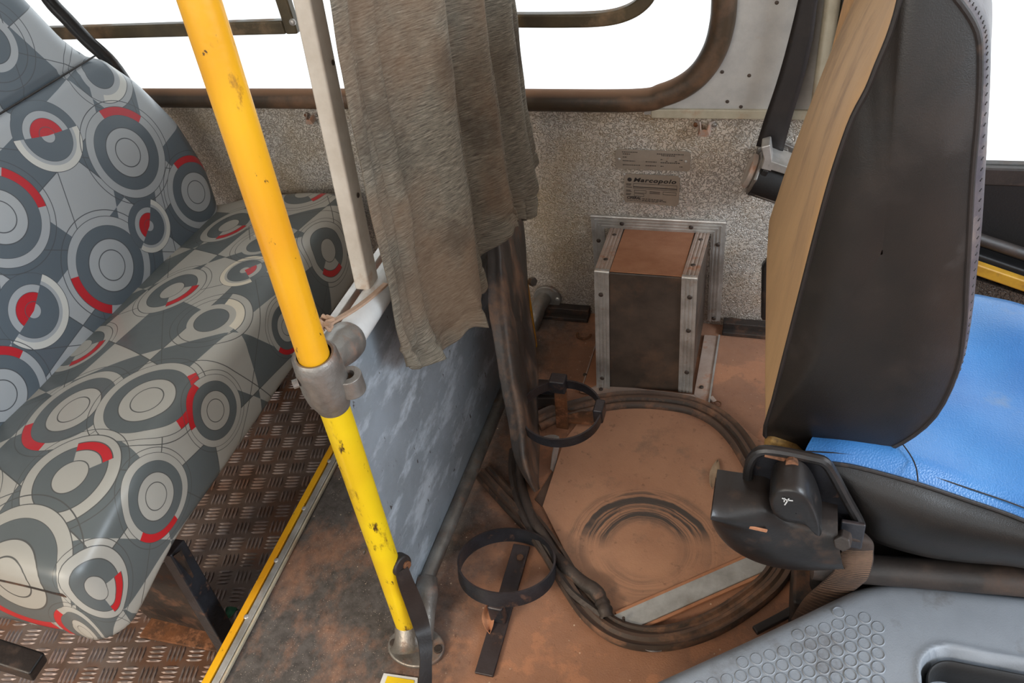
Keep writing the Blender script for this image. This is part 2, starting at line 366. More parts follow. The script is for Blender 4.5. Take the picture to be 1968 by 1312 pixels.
# ------------------------------------------------------------------ builders
ORG = {}
def meta(o, label=None, cat=None, group=None, kind=None):
    if label: o['label'] = label
    if cat: o['category'] = cat
    if group: o['group'] = group
    if kind: o['kind'] = kind
    return o
def thing(name, label, cat, loc=(0, 0, 0), group=None):
    o = D.objects.new(name, None); COL.objects.link(o); o.location = loc; o.empty_display_size = .05
    ORG[o] = Vector(loc); return meta(o, label, cat, group)
class MB:
    """collects shapes given in world coordinates"""
    def __init__(s): s.v = []; s.f = []; s.uv = {}
    def add(s, vs, fs):
        n = len(s.v); s.v += [Vector(v) for v in vs]; s.f += [tuple(i+n for i in f) for f in fs]; return s
    def box(s, a, b):
        (x0, y0, z0), (x1, y1, z1) = a, b
        return s.add([(x0, y0, z0), (x1, y0, z0), (x1, y1, z0), (x0, y1, z0), (x0, y0, z1), (x1, y0, z1), (x1, y1, z1), (x0, y1, z1)],
                     [(3, 2, 1, 0), (4, 5, 6, 7), (0, 1, 5, 4), (1, 2, 6, 5), (2, 3, 7, 6), (3, 0, 4, 7)])
    def prism(s, poly, off):
        """planar polygon extruded by a vector"""
        n = len(poly); off = Vector(off); vs = [Vector(p) for p in poly]+[Vector(p)+off for p in poly]
        return s.add(vs, [tuple(range(n))[::-1], tuple(range(n, 2*n))]+[(i, (i+1) % n, n+(i+1) % n, n+i) for i in range(n)])
    def sweep(s, pts, prof, up=None, closed=False, cap=True, scale=None):
        """sweep a closed 2-D profile (list of (side, up)) along pts"""
        pts = [Vector(p) for p in pts]; n = len(pts); m = len(prof); vs = []; prevn = None
        for i, p in enumerate(pts):
            a = pts[i-1] if (i > 0 or closed) else p; b = pts[(i+1) % n] if (i < n-1 or closed) else p
            t = (b-a).normalized()
            if up is not None:
                u = Vector(up); sd = t.cross(u).normalized(); uu = sd.cross(t).normalized()
            else:
                if prevn is None:
                    prevn = t.orthogonal().normalized()
                prevn = (prevn - t*prevn.dot(t)).normalized(); uu = prevn; sd = t.cross(uu)
            k = scale[i] if scale else 1
            vs += [p+sd*(q[0]*k)+uu*(q[1]*k) for q in prof]
        fs = []
        for i in range(n if closed else n-1):
            j = (i+1) % n
            for q in range(m): fs.append((i*m+q, i*m+(q+1) % m, j*m+(q+1) % m, j*m+q))
        if cap and not closed: fs += [tuple(range(m))[::-1], tuple((n-1)*m+q for q in range(m))]
        return s.add(vs, fs)
    def tube(s, pts, r, n=16, closed=False, scale=None, cap=True):
        return s.sweep(pts, [(math.cos(2*H*i/n)*r, math.sin(2*H*i/n)*r) for i in range(n)], closed=closed, scale=scale, cap=cap)
    def bar(s, a, b, wd, th, up=(0, 0, 1)):
        return s.sweep([a, b], [(-wd/2, -th/2), (wd/2, -th/2), (wd/2, th/2), (-wd/2, th/2)], up=up)
    def disc(s, c, axis, r, h, n=20, dome=0.0):
        """cylinder / domed head starting at c along axis"""
        c = Vector(c); ax = Vector(axis).normalized(); u = ax.orthogonal().normalized(); w_ = ax.cross(u); prof = [(r, 0), (r, h*(1-dome))]
        if dome: prof += [(r*math.cos(a*H/8), h*(1-dome)+h*dome*math.sin(a*H/8)) for a in (1, 2, 3)]
        vs = []; fs = []
        for (rr, hh) in prof: vs += [c+ax*hh+u*(rr*math.cos(2*H*i/n))+w_*(rr*math.sin(2*H*i/n)) for i in range(n)]
        for k in range(len(prof)-1): fs += [(k*n+i, k*n+(i+1) % n, (k+1)*n+(i+1) % n, (k+1)*n+i) for i in range(n)]
        fs += [tuple(range(n))[::-1], tuple((len(prof)-1)*n+i for i in range(n))]
        return s.add(vs, fs)
    def grid(s, rows, closed_u=False):
        nr, nc = len(rows), len(rows[0]); vs = [p for r in rows for p in r]; fs = []
        for i in range(nr-1):
            for j in range(nc if closed_u else nc-1):
                k = (j+1) % nc; fs.append((i*nc+j, i*nc+k, (i+1)*nc+k, (i+1)*nc+j))
        return s.add(vs, fs)
    def build(s, name, mat, parent=None, label=None, cat=None, group=None, kind=None, bevel=0, seg=2, smooth=True, subd=0,
              solid=0, origin=None, angle=35, uvs=None, solid_off=0):
        me = D.meshes.new(name)
        if parent is not None: org = ORG[parent]
        elif origin is not None: org = Vector(origin)
        elif kind == 'structure' or uvs: org = Vector((0, 0, 0))
        else:
            org = Vector(((min(v.x for v in s.v)+max(v.x for v in s.v))/2, (min(v.y for v in s.v)+max(v.y for v in s.v))/2, min(v.z for v in s.v)))
        me.from_pydata([v-org for v in s.v], [], s.f); me.validate()
        bm = bmesh.new(); bm.from_mesh(me)
        if not uvs: bmesh.ops.recalc_face_normals(bm, faces=bm.faces)
        bm.to_mesh(me); bm.free()
        if uvs:
            l = me.uv_layers.new(name='UVMap')
            for lp in me.loops: l.data[lp.index].uv = uvs[lp.vertex_index]
        me.materials.append(M[mat]); o = D.objects.new(name, me); COL.objects.link(o)
        if parent is not None: o.parent = parent
        else: o.location = org
        ORG[o] = org
        if smooth: me.shade_smooth()
        if solid: q = o.modifiers.new('solid', 'SOLIDIFY'); q.thickness = solid; q.offset = solid_off
        if bevel: q = o.modifiers.new('bevel', 'BEVEL'); q.width = bevel; q.segments = seg; q.limit_method = 'ANGLE'; q.angle_limit = math.radians(40); q.harden_normals = True
        if subd: q = o.modifiers.new('subd', 'SUBSURF'); q.levels = subd; q.render_levels = subd
        if smooth and not subd and not bevel: me.set_sharp_from_angle(angle=math.radians(angle))
        return meta(o, label, cat, group, kind)
def spline(pts, n=8, closed=False):
    pts = [Vector(p) for p in pts]; out = []; L = len(pts)
    for i in range(L if closed else L-1):
        g = lambda k: pts[k % L] if closed else pts[max(0, min(L-1, k))]
        a, b, c, d = g(i-1), g(i), g(i+1), g(i+2)
        for j in range(n):
            t = j/n
            out.append(.5*((2*b)+(c-a)*t+(2*a-5*b+4*c-d)*t*t+(3*b-a-3*c+d)*t**3))
    if not closed: out.append(pts[-1])
    return out
def lerp(a, b, t): return a+(b-a)*t
def screw(parent, c, ax, r=.0035, h=.002, mat='screw', name='screw'):
    return MB().disc(c, ax, r, h, 12, .6).build(name, mat, parent)

WY = 1.233      # inner face of the side wall
PX = -.436      # plane of the partition behind the driver
LOW = -.17      # passenger floor
# ------------------------------------------------------------------ structure
FL = MB().box((-.700, -.9, -.03), (1.5, WY+.01, 0)).build('floor', 'floor', kind='structure', smooth=False)
MB().box((-.704, -.9, LOW), (-.699, WY, -.03)).build('riser', 'dirty_black_sheet', FL, smooth=False)
FL2 = MB().box((-2.6, -.9, LOW-.03), (-.699, WY+.01, LOW)).build('floor.001', 'tread', kind='structure', smooth=False)
# raised tread bars of the chequered plate: cells of three bars, alternating direction
tb = MB(); cell = .037
def tread_bar(cx, cy, ang, L=.0155, wd=.0027, h=.0018):
    c, s_ = math.cos(ang), math.sin(ang); vs = []
    ring = [(-L, 0), (-L*.6, -wd), (L*.6, -wd), (L, 0), (L*.6, wd), (-L*.6, wd)]
    for k, (a, z) in enumerate(((1, 0), (.55, h))):
        vs += [(cx+(x*a*c-y*a*s_), cy+(x*a*s_+y*a*c), LOW+z) for x, y in ring]
    tb.add(vs, [(6, 7, 8, 9, 10, 11)]+[(i, (i+1) % 6, 6+(i+1) % 6, 6+i) for i in range(6)])
ga = math.radians(14)
for i in range(-40, 40):
    for j in range(-10, 60):
        bx, by = (i+j)*cell*.5*1.41, (j-i)*cell*.5*1.41
        bx, by = i*cell, j*cell
        x, y = -.95+bx*math.cos(ga)-by*math.sin(ga), .3+bx*math.sin(ga)+by*math.cos(ga)
        if not (-1.35 < x < -.715 and .15 < y < 1.2): continue
        for k in range(4):
            off = (k-1.5)*.0080
            if (i+j) % 2: tread_bar(x+off*math.cos(ga), y+off*math.sin(ga), ga+H/2)
            else: tread_bar(x-off*math.sin(ga), y+off*math.cos(ga), ga)
tb.build('tread_bars', 'tread_bar', FL2, kind='stuff', smooth=False)

zT = .449
# centre line of the window rubber: along the sill, round the corner and up
cl = [P(*q, y=1.222) for q in ((1392, -300), (1393, -100), (1392, 0), (1387, 50), (1374, 95), (1350, 135), (1318, 163), (1275, 182), (1215, 190))]
zb = P(1000, 192, y=1.222).z
cl[-1].z = zb; cl.append(Vector((-.45, 1.222, zb))); cl += [Vector((x, 1.222, zb)) for x in (-.8, -1.2, -1.6, -2.1)]
clf = spline(cl, 6)
top = [p for p in clf if p.x > -.23]; xm = top[-1].x
WB = MB().box((-2.6, WY, LOW), (xm, WY+.022, zb)).box((xm, WY, LOW), (.235, WY+.022, zT)).build('wall_back', 'stucco', kind='structure', smooth=False)
MB().box((.235, WY, LOW), (1.5, WY+.03, .12)).build('wall_back.001', 'stucco_dark', kind='structure', smooth=False)
# smooth grey sheet beside the window, its left edge following the rounded window corner
WS = MB().prism([(.235, WY-.004, 1.5), (top[0].x, WY-.004, 1.5)]+[(p.x, WY-.004, p.z) for p in top]+[(xm, WY-.004, zT), (.235, WY-.004, zT)], (0, .026, 0)).build('wall_back.002', 'wall_paint', kind='structure', smooth=False)
MB().box((xm+.012, WY-.010, zT-.004), (.235, WY-.003, zT+.012)).build('trim_1', 'cream', kind='structure', bevel=.002)
MB().box((.045, WY-.03, zT+.018), (.068, WY-.003, 1.5)).build('trim_2', 'cream', kind='structure', bevel=.008)
for px, py in ((1388, 138), (1440, 145), (1398, 195), (1424, 205), (1493, 5)):
    screw(WS, P(px, py, y=WY-.004), (0, -1, 0), .003, .0012, name='rivet')
MB().box((-2.6, -1.3, 1.5), (1.6, WY+.04, 1.54)).build('ceiling', 'ceiling', kind='structure', smooth=False)
MB().box((-2.6, -1.34, LOW), (1.5, -1.3, .75)).build('wall_front', 'wall_paint', kind='structure', smooth=False)
MB().box((-2.62, -1.3, LOW), (-2.58, WY, 1.5)).build('wall_left', 'wall_paint', kind='structure', smooth=False)
MB().box((1.5, -1.3, LOW), (1.54, WY, .55)).build('wall_right', 'stucco_dark', kind='structure', smooth=False)
# base channel along the foot of the wall
BB = MB()
BB.box((-.45, WY-.020, .001), (-.335, WY-.001, .022)); BB.box((-.45, WY-.034, .001), (-.335, WY-.020, .010))
BB.box((-.065, WY-.020, .001), (.35, WY-.001, .022)); BB.box((-.065, WY-.034, .001), (.35, WY-.020, .010))
BB.build('baseboard_back', 'dirty_black_sheet', kind='structure', bevel=.002)

# main window ---------------------------------------------------------
WN = D.objects.new('window_1', None); COL.objects.link(WN); WN.location = (-.8, WY, .53); ORG[WN] = Vector((-.8, WY, .53)); WN['kind'] = 'structure'
prof = [(math.cos(a)*.020*(1 if abs(math.cos(a)) < .8 else .95), math.sin(a)*.018) for a in [2*H*i/20 for i in range(20)]]
MB().sweep(clf, prof, up=(0, -1, 0)).build('rubber_gasket', 'gasket', WN, angle=80)
MB().box((-2.2, WY+.012, .50), (-.11, WY+.018, 1.5)).build('pane', 'glass', WN, smooth=False)
zl = P(160, 62, y=1.205).z; xr = P(555, 30, y=1.205).x
zl2 = P(560, 50, y=1.205).z
sq = [(-.012, -.009), (.012, -.009), (.012, .009), (-.012, .009)]
MB().sweep([(-1.6, 1.205, zl), (xr-.012, 1.205, zl2)], sq, up=(0, -1, 0)).sweep([(xr, 1.205, zl2-.012), (xr-.012, 1.205, 1.45)], sq, up=(0, -1, 0)).build('vent_frame', 'gasket_bar', WN, bevel=.004, label='square-cornered brown bar across the window behind the yellow pole')
screw(WN, P(563, 42, y=1.194), (0, -1, 0), .006, .006, 'steel', 'bolt')
rp = [P(*q, y=1.205) for q in ((990, 38), (1080, 38), (1150, 36), (1195, 28), (1230, 10), (1252, -20), (1262, -80), (1264, -260))]
MB().sweep([rp[0]+Vector((-.3, 0, 0))]+spline(rp, 5), [(q[0]*.9, q[1]) for q in sq], up=(0, -1, 0)).build('guard_bar', 'gasket_bar', WN, bevel=.004, label='brown bar with a rounded bend right of the curtain')

# driver's side window at the right --------------------------------------
W2 = D.objects.new('window_2', None); COL.objects.link(W2); ORG[W2] = Vector((.6, WY, .36)); W2.location = ORG[W2]; W2['kind'] = 'structure'
zs = P(1930, 325, y=WY).z
MB().box((.235, WY, zs-.03), (1.5, WY+.03, zs)).build('sill', 'rail_black', W2, bevel=.003)
MB().box((.235, WY+.010, zs), (1.5, WY+.016, 1.5)).build('pane', 'glass', W2, smooth=False)
MB().box((.235, WY+.002, .12), (1.5, WY+.03, zs-.03)).build('lower_panel', 'black_void', W2, smooth=False)
a, b = P(1860, 452, y=1.205), P(2150, 548, y=1.205)
MB().tube([a, b], .010, 12).build('ridge', 'rail_black', W2)
a, b = P(1860, 490, y=1.215), P(2150, 590, y=1.215)
MB().bar(a, b, .03, .028, (0, -1, 0)).build('moulding', 'black_void', W2, bevel=.004)
a, b = P(1850, 505, y=1.19), P(2150, 608, y=1.19)
YT = MB().bar(a, b, .020, .016, (0, -1, 0)).build('yellow_trim_strip', 'yellow_trim', W2, bevel=.003, label='dusty yellow trim strip sloping along the side panel')
a, b = P(1840, 550, y=1.19), P(2160, 655, y=1.19)
MB().prism([a+Vector((0, 0, .024)), b+Vector((0, 0, .024)), b-Vector((0, 0, .3)), a-Vector((0, 0, .22))], (0, .04, 0)).build('kick_panel', 'stucco_dark', W2, smooth=False)

# ------------------------------------------------------------------ platform edge trim
TE = thing('edge_trim', 'long yellow and aluminium floor edging strip beside the chequered plate', 'trim', (-.71, .6, 0))
e0, e1 = P(400, 1330, z=.004), P(640, 878, z=.004); ed = (e1-e0).normalized(); A = e0-ed*.3; B = e0+ed*1.0
sd = Vector((ed.y, -ed.x, 0))
for k, (o_, wd, mt, nm) in enumerate(((-.0105, .012, 'yellow', 'yellow_strip'), (.0045, .011, 'alu', 'aluminium_strip'), (.0135, .004, 'cream', 'lip'))):
    ob = MB().bar(A+sd*o_+Vector((0, 0, .0005*k)), B+sd*o_+Vector((0, 0, .0005*k)), wd, .006).build(nm, mt, TE, bevel=.0012)
for px, py in ((478, 1186), (537, 1078), (590, 978), (639, 887)):
    p = P(px, py, z=.006); t_ = (p-A).dot(ed); screw(TE, A+ed*t_+sd*(-.001)+Vector((0, 0, .002)), (0, 0, 1), .0042, .003, 'steel')

# ------------------------------------------------------------------ passenger bench
SB = thing('passenger_seat', 'passenger bench seat in grey vinyl printed with red and white circles', 'seat', (-1.0, .75, LOW))
# cushion: a sheet draped over rounded edges
Y0, Y1 = .315, 1.185; XS = -1.115; XF = -.775; Rr = .035
def cushion_top(x, y):
    u = (x-XS)/(XF-XS); e = (y-Y0)/(Y1-Y0)
    z = .258+.040*math.sin(min(1, max(0, u))*H*.62)+.006*math.sin(e*H)+.010*e
    z -= .030*math.exp(-((y-.32)/.09)**2)*.8
    return z
rows = []; uvs = []
nu, nv = 110, 70
ua, ub = Y0+Rr-(Rr*H/2+.15), Y1-Rr+(Rr*H/2+.05); va, vb = XS-.03, XF-Rr+Rr*H/2+.13
for i in range(nv+1):
    fv = lerp(va, vb, i/nv); row = []
    for j in range(nu+1):
        fu = lerp(ua, ub, j/nu)
        cy = min(max(fu, Y0+Rr), Y1-Rr); cx = min(fv, XF-Rr)
        dy, dx = fu-cy, fv-cx; d = math.hypot(dx, dy)
        z = cushion_top(cx, cy)
        if d > 1e-9:
            n_ = (dx/d, dy/d); th = min(d/Rr, H/2); r = Rr*math.sin(th); drop = Rr*(1-math.cos(th))+max(0, d-Rr*H/2)
            bul = .010*math.sin(min(1, max(0, d-Rr*H/2)/.15)*H)
            x = cx+n_[0]*(r+bul); y = cy+n_[1]*(r+bul); z -= min(drop, .17)
            if drop > .14: x -= n_[0]*(drop-.14)*1.2; y -= n_[1]*(drop-.14)*1.2
        else: x, y = cx, cy
        w_ = noise.noise(Vector((x*9, y*9, 3)))*.004
        row.append(Vector((x, y, z+w_))); uvs.append((fu, fv-XS))
    rows.append(row)
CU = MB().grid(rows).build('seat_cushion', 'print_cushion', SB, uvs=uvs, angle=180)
MB().box((XS+.02, Y0+.06, .13), (XF-.06, Y1-.03, .20)).build('cushion_base', 'dirty_black_sheet', SB, bevel=.01)
# sewn seam around the near end of the cushion
sp = []
for k in range(30):
    x = lerp(-1.06, -.80, k/29); sp.append(Vector((x, Y0-.0005, cushion_top(x, Y0+Rr)-.036)))
sp += [Vector((-.79, Y0+.008, .218)), Vector((-.778, Y0+.025, .205)), Vector((-.772, Y0+.04, .19))]
MB().tube(sp, .0016, 6).build('seam', 'dirty_black_sheet', CU)
# backrest: face sheet bulging out of a reclined plane, outline read off the photo
def bk(v): return Vector((-1.08-.21*v/1.022, 0, .255+v/1.022))
edge = [(-.02, 1.150), (.03, 1.172), (.10, 1.192), (.20, 1.190), (.30, 1.160), (.36, 1.125), (.385, 1.090), (.42, 1.072), (.47, 1.058), (.54, 1.04), (.62, 1.0), (.70, .93), (.76, .8)]
def yr(v):
    for (a0, b0), (a1, b1) in zip(edge, edge[1:]):
        if v <= a1:
            t = (v-a0)/(a1-a0); return lerp(b0, b1, t)
    return edge[-1][1]
rows = []; uvs = []; nv, nu = 90, 90
for i in range(nv+1):
    v = lerp(-.02, .755, i/nv); R_ = (yr(v)+yr(v+.008)+yr(v-.008))/3; L_ = 1.51-R_
    L_ = min(L_, R_-.1); row = []
    base = bk(v); nrm = Vector((.978, 0, .205))
    for j in range(nu+1):
        s_ = lerp(-1, 1, j/nu); s_ = math.copysign(1-(1-abs(s_))**1.6, s_) if abs(s_) > 0 else 0
        y = lerp(L_, R_, (s_+1)/2)
        dist = min(R_-y, y-L_); T = .07; e = min(1, dist/.05)
        bulge = T*(math.sqrt(max(0, 1-(1-e)**2)))-T
        groove = -.010*math.exp(-((v-.372)/.006)**2)
        pad = .012*math.sin(H*min(1, max(0, (v)/.37)))*(e)
        row.append(base+Vector((0, y, 0))+nrm*(bulge+groove+pad+.0+noise.noise(Vector((y*7, v*7, 1)))*.004)); uvs.append((y, v))
    rows.append(row)
BR = MB().grid(rows).build('backrest', 'print_back', SB, uvs=uvs, angle=180)
# shell behind
rows = []
for i in range(30):
    v = lerp(-.02, .75, i/29); R_ = yr(v); L_ = min(1.51-R_, R_-.1); base = bk(v)-Vector((.978, 0, .205))*.069
    row = []
    for j in range(21):
        f = j/20; y = lerp(L_, R_, f); row.append(base+Vector((0, y, 0))-Vector((.978, 0, .2))*(.035*math.sin(H*f)**.4))
    rows.append(row)
MB().grid(rows).build('back_shell', 'leather', SB, angle=180)
n_ = Vector((.978, 0, .205))
MB().tube([bk(.372)+Vector((0, y, 0))+n_*-.004 for y in [lerp(.48, 1.085, k/24) for k in range(25)]], .0018, 6).build('seam', 'strap', BR)
MB().tube(spline([P(60, -60, y=1.16), P(95, 0, y=1.16), P(130, 38, y=1.16), P(168, 78, y=1.16), P(215, 122, y=1.16), P(262, 190, y=1.16)], 5), .0125, 14).build('grab_handle', 'plastic_black', SB)
# legs and under-frame
def leg(a, b, wd, th, mat='black_iron', nm='leg'): return MB().bar(a, b, wd, th, (0, 1, 0)).build(nm, mat, SB, bevel=.003)
leg(P(330, 1050, z=.09), P(455, 1265, z=LOW), .024, .034)
leg(Vector((-1.06, .455, .09)), Vector((-1.08, .46, LOW)), .035, .035)
leg(Vector((-.84, 1.05, .1)), Vector((-.83, 1.06, LOW)), .03, .035)
leg(Vector((-1.06, 1.05, .1)), Vector((-1.08, 1.06, LOW)), .03, .035)
MB().prism([P(235, 1140, y=.47), P(345, 1060, y=.47), P(430, 1235, y=.47), P(300, 1200, y=.47)], (0, .004, 0)).build('gusset_plate', 'dirty_black_sheet', SB)
f0, f1 = P(270, 1225, z=LOW+.004), P(425, 1255, z=LOW+.004)
MB().prism([f0, f1, f1+Vector((.0, .05, 0)), f0+Vector((-.0, .07, 0))], (0, 0, .006)).build('foot_plate', 'rust_iron', SB, bevel=.001)
MB().bar(Vector((-1.07, .36, .10)), Vector((-.83, .36, .085)), .03, .03).build('cross_member', 'black_iron', SB, bevel=.003)
a, b = P(15, 1215, z=.06), P(90, 1285, z=.02)
MB().bar(P(-30, 1248, z=.03), P(76, 1282, z=.0), .035, .03).build('end_bracket', 'plastic_black', SB, bevel=.004)

# ------------------------------------------------------------------ partition behind the driver
PT = thing('partition', 'scuffed grey metal partition panel framed by rails behind the driver seat', 'partition', (PX, .86, 0))
yp = P(994, 500, x=PX).y
MB().box((PX-.0125, .508, .035), (PX-.0095, yp-.01, .480)).build('panel', 'panel', PT, smooth=False)
MB().tube([Vector((PX, .515, .030)), Vector((PX, yp-.01, .030))], .0115, 14).build('bottom_rail', 'cast', PT)
MB().tube([Vector((PX-.002, .545, .497)), Vector((PX-.002, yp-.01, .497))], .0175, 18).build('top_rail', 'white_rail', PT)
MB().bar(Vector((PX-.034, .56, .492)), Vector((PX-.034, yp-.01, .492)), .010, .022).build('channel', 'steel', PT, bevel=.001)
MB().bar(Vector((PX-.0225, .56, .484)), Vector((PX-.0225, yp-.01, .484)), .014, .012).build('channel_bed', 'tan_dust', PT)
MB().box((PX-.016, .5, .05), (PX-.004, .511, .45)).build('dark_gap_strip', 'dirty_black_sheet', PT, bevel=.001)  # dark strip in the gap along the pole
# white post of the curtain frame
MB().sweep([P(706, 548, x=PX-.012), P(592, 0, x=PX-.012), P(592, 0, x=PX-.012)+(P(592, 0, x=PX-.012)-P(706, 548, x=PX-.012))*.6],
           [(-.013, -.010), (.013, -.010), (.013, .010), (-.013, .010)], up=(1, 0, 0)).build('white_post', 'white_paint', PT, bevel=.003)
p0 = P(706, 548, x=PX-.012)
MB().bar(p0+Vector((0, 0, .006)), Vector((p0.x-.004, p0.y-.008, .485)), .016, .012, (1, 0, 0)).build('post_bracket', 'plastic_black', PT, bevel=.003)
for px, py in ((640, 120), (688, 375)):
    screw(PT, P(px, py, x=PX-.001), (1, 0, 0), .003, .001, name='hole_rim')
# wall end: elbow flange and second yellow pole
MB().tube([Vector((PX, yp, .0)), Vector((PX, yp, 1.45))], .0150, 16).build('rear_pole', 'yellow', PT)
fl = P(1052, 572, y=WY-.006)
MB().disc((fl.x, WY-.001, fl.z), (0, -1, 0), .030, .008, 24).build('wall_flange', 'cast', PT, bevel=.002)
MB().tube(spline([Vector((fl.x-.006, WY-.008, fl.z)), Vector((fl.x-.012, WY-.035, fl.z-.004)), Vector((fl.x-.02, WY-.06, fl.z-.03)), Vector((fl.x-.035, WY-.075, fl.z-.075))], 5), .016, 16).build('elbow', 'cast', PT)
q = P(1072, 574, y=WY-.008); screw(PT, q, (0, -1, 0), .005, .004, 'steel', 'bolt')
q = P(1020, 540, x=PX+.02); MB().disc(q, (1, -.6, .3), .009, .010, 6).build('bolt', 'cast', PT, bevel=.001)
screw(PT, P(700, 1060, x=PX), (1, 0, 0))

# ------------------------------------------------------------------ yellow pole with its castings
YP = thing('grab_pole', 'scratched yellow grab pole in front of the bench seat', 'pole', (PX, .48, 0))
rt_ = P(383, 0, x=PX+.012); jm = P(605, 690, x=PX+.012); j2 = P(645, 790, x=PX+.004); bt = P(782, 1195, x=PX+.0)
topx = rt_+(rt_-jm)*1.5
MB().tube([topx, rt_, lerp(rt_, jm, .5), jm, lerp(jm, j2, .5)], .0162, 28).build('upper_pole', 'yellow', YP)
MB().tube(spline([lerp(jm, j2, .4), j2, lerp(j2, bt, .5), lerp(j2, bt, .88), bt, bt-Vector((0, 0, .02))], 5), .0168, 28).build('lower_pole', 'yellow_lower', YP, label='lower pole length in brighter, more scratched yellow')
ax = (jm-j2).normalized()
c0 = P(603, 680, x=PX+.012); c1 = P(640, 775, x=PX+.006)
def lathe(mb, a, b, prof, n=28):
    ax = (b-a); u = ax.orthogonal().normalized(); w_ = ax.normalized().cross(u); rows = []
    for t, r in prof: rows.append([a+ax*t+u*(r*math.cos(2*H*i/n))+w_*(r*math.sin(2*H*i/n)) for i in range(n)])
    mb.grid(rows, True)
    return mb
CL = lathe(MB(), c0, c1, [(.0, .0180), (-.01, .0205), (.03, .0235), (.3, .0250), (.6, .0255), (.8, .0240), (.97, .0195), (1.03, .0185), (1.0, .0152)])
CLo = CL.build('clamp_casting', 'cast', YP, angle=60)
tp = Vector((PX-.002, .552, .497))
cm = lerp(c0, c1, .25)
tt = lathe(MB(), tp+Vector((0, .012, 0)), cm, [(.0, .0180), (-.02, .0205), (.03, .0225), (.2, .0230), (.38, .0215), (.6, .016), (1, .016)])
tt.build('tee_branch', 'cast', CLo, angle=60)
lg = P(676, 735, x=PX+.034)
lr = Vector((1, -.15, .1)).normalized()
c_lug = lerp(c0, c1, .62)
# open lug on the side of the clamp
def lug_ring(c, r_out, r_in, h, ax, stretch):
    mb = MB(); n = 24; ax = ax.normalized(); u = stretch.normalized(); w_ = ax.cross(u)
    def rg(r, z, k=1.0): return [c+ax*z+u*(r*math.cos(2*H*i/n)*k)+w_*(r*math.sin(2*H*i/n)) for i in range(n)]
    mb.grid([rg(r_in, h), rg(r_out, h), rg(r_out, 0), rg(r_in, 0), rg(r_in, h)], True); return mb
tow = (lg-c_lug); tow.z = 0
lug_ring(lerp(c_lug, lg, .95)+Vector((0, 0, -.012)), .0145, .0072, .024, Vector((0, 0, 1)), tow).build('lug', 'cast', CLo, bevel=.0015)
MB().bar(lerp(c_lug, lg, .3), lerp(c_lug, lg, .72), .016, .020).build('lug_web', 'cast', CLo, bevel=.003)
sb = P(690, 668, x=PX+.018); screw(CLo, sb, (1, -.3, 0), .0055, .003, 'cast', 'set_screw')
sb = P(574, 735, x=PX-.004); MB().disc(sb, (-1, -.8, 0), .005, .006, 10).build('set_screw', 'cast', CLo)
# foot casting
fc = P(800, 1243, z=.004); 
n = 32
el = [Vector((fc.x+.043*math.cos(2*H*i/n), fc.y+.031*math.sin(2*H*i/n), .001)) for i in range(n)]
FT = MB().prism(el, (0, 0, .008)).build('base_flange', 'cast', YP, bevel=.003)
rows = []
a_ = Vector((fc.x-.008, fc.y, .008)); b_ = bt+Vector((0, 0, -.004))
lathe(MB(), a_, b_, [(-.02, .030), (.1, .025), (.35, .0215), (.7, .0200), (.97, .0185), (1.0, .0155)]).build('socket', 'cast', FT, angle=60)
for px, py in ((757, 1235), (842, 1247)):
    q = P(px, py, z=.010); MB().disc((q.x, q.y, .008), (0, 0, 1), .0065, .004, 8).build('bolt', 'screw', FT, bevel=.001)
# shoe that takes the partition rail
sh = [P(812, 1120, x=PX+.006), P(812, 1160, x=PX+.006), P(812, 1195, x=PX+.006)]
lathe(MB(), Vector((PX+.002, .548, .034)), Vector((fc.x+.012, fc.y+.008, .012)), [(-.02, .0125), (0, .0155), (.25, .0175), (.6, .0135), (1, .012)]).build('rail_shoe', 'cast', FT, angle=60)

KN = thing('strap_clip', 'dark strap hanging from a bolted clip at the foot of the yellow pole', 'strap', P(775, 1095, x=PX+.02))
kp = P(776, 1083, x=PX+.022)
MB().disc(kp+Vector((-.012, 0, 0)), (1, -.35, .15), .0150, .016, 20).build('clip_knob', 'strap', KN, bevel=.003)
MB().disc(kp+Vector((.001, 0, 0)), (1, -.35, .15), .0065, .007, 8).build('bolt', 'rust_iron', KN, bevel=.001)
st = [P(772, 1095, x=PX+.024), P(780, 1120, x=PX+.026), P(792, 1150, x=PX+.026), P(803, 1180, x=PX+.03), P(812, 1210, x=PX+.035), P(818, 1245, x=PX+.045), P(818, 1285, x=PX+.050), P(816, 1330, x=PX+.055)]
stp = spline(st, 5); ns = len(stp)
sc = [lerp(.75, 1.0, abs(math.sin(i/ns*4))) for i in range(ns)]
MB().sweep(stp, [(-.012, -.0012), (.012, -.0012), (.012, .0012), (-.012, .0012)], up=(.75, -.6, .25), scale=sc).build('webbing', 'strap', KN, solid=0)

EC = thing('elastic_cord', 'beige elastic cord stretched from the yellow pole to the curtain', 'cord', P(625, 622, x=PX-.02))
ca, cb = P(632, 622, x=PX+.0), P(742, 545, x=PX+.012)
MB().sweep([lerp(ca, cb, t/8)+Vector((0, 0, -.004*math.sin(H*t/8))) for t in range(9)], [(-.0035, -.0015), (.0035, -.0015), (.0035, .0015), (-.0035, .0015)], up=(0, 0, 1)).build('cord', 'cord', EC, bevel=.0008)
kn = P(628, 622, x=PX+.001)
kpts = [kn+Vector((.006*math.cos(a*2.1)+.003*math.sin(a*5), .006*math.sin(a*1.7), .006*math.sin(a*2.9))) for a in [k*.35 for k in range(30)]]
MB().tube(kpts, .0024, 8).build('knot', 'cord', EC)

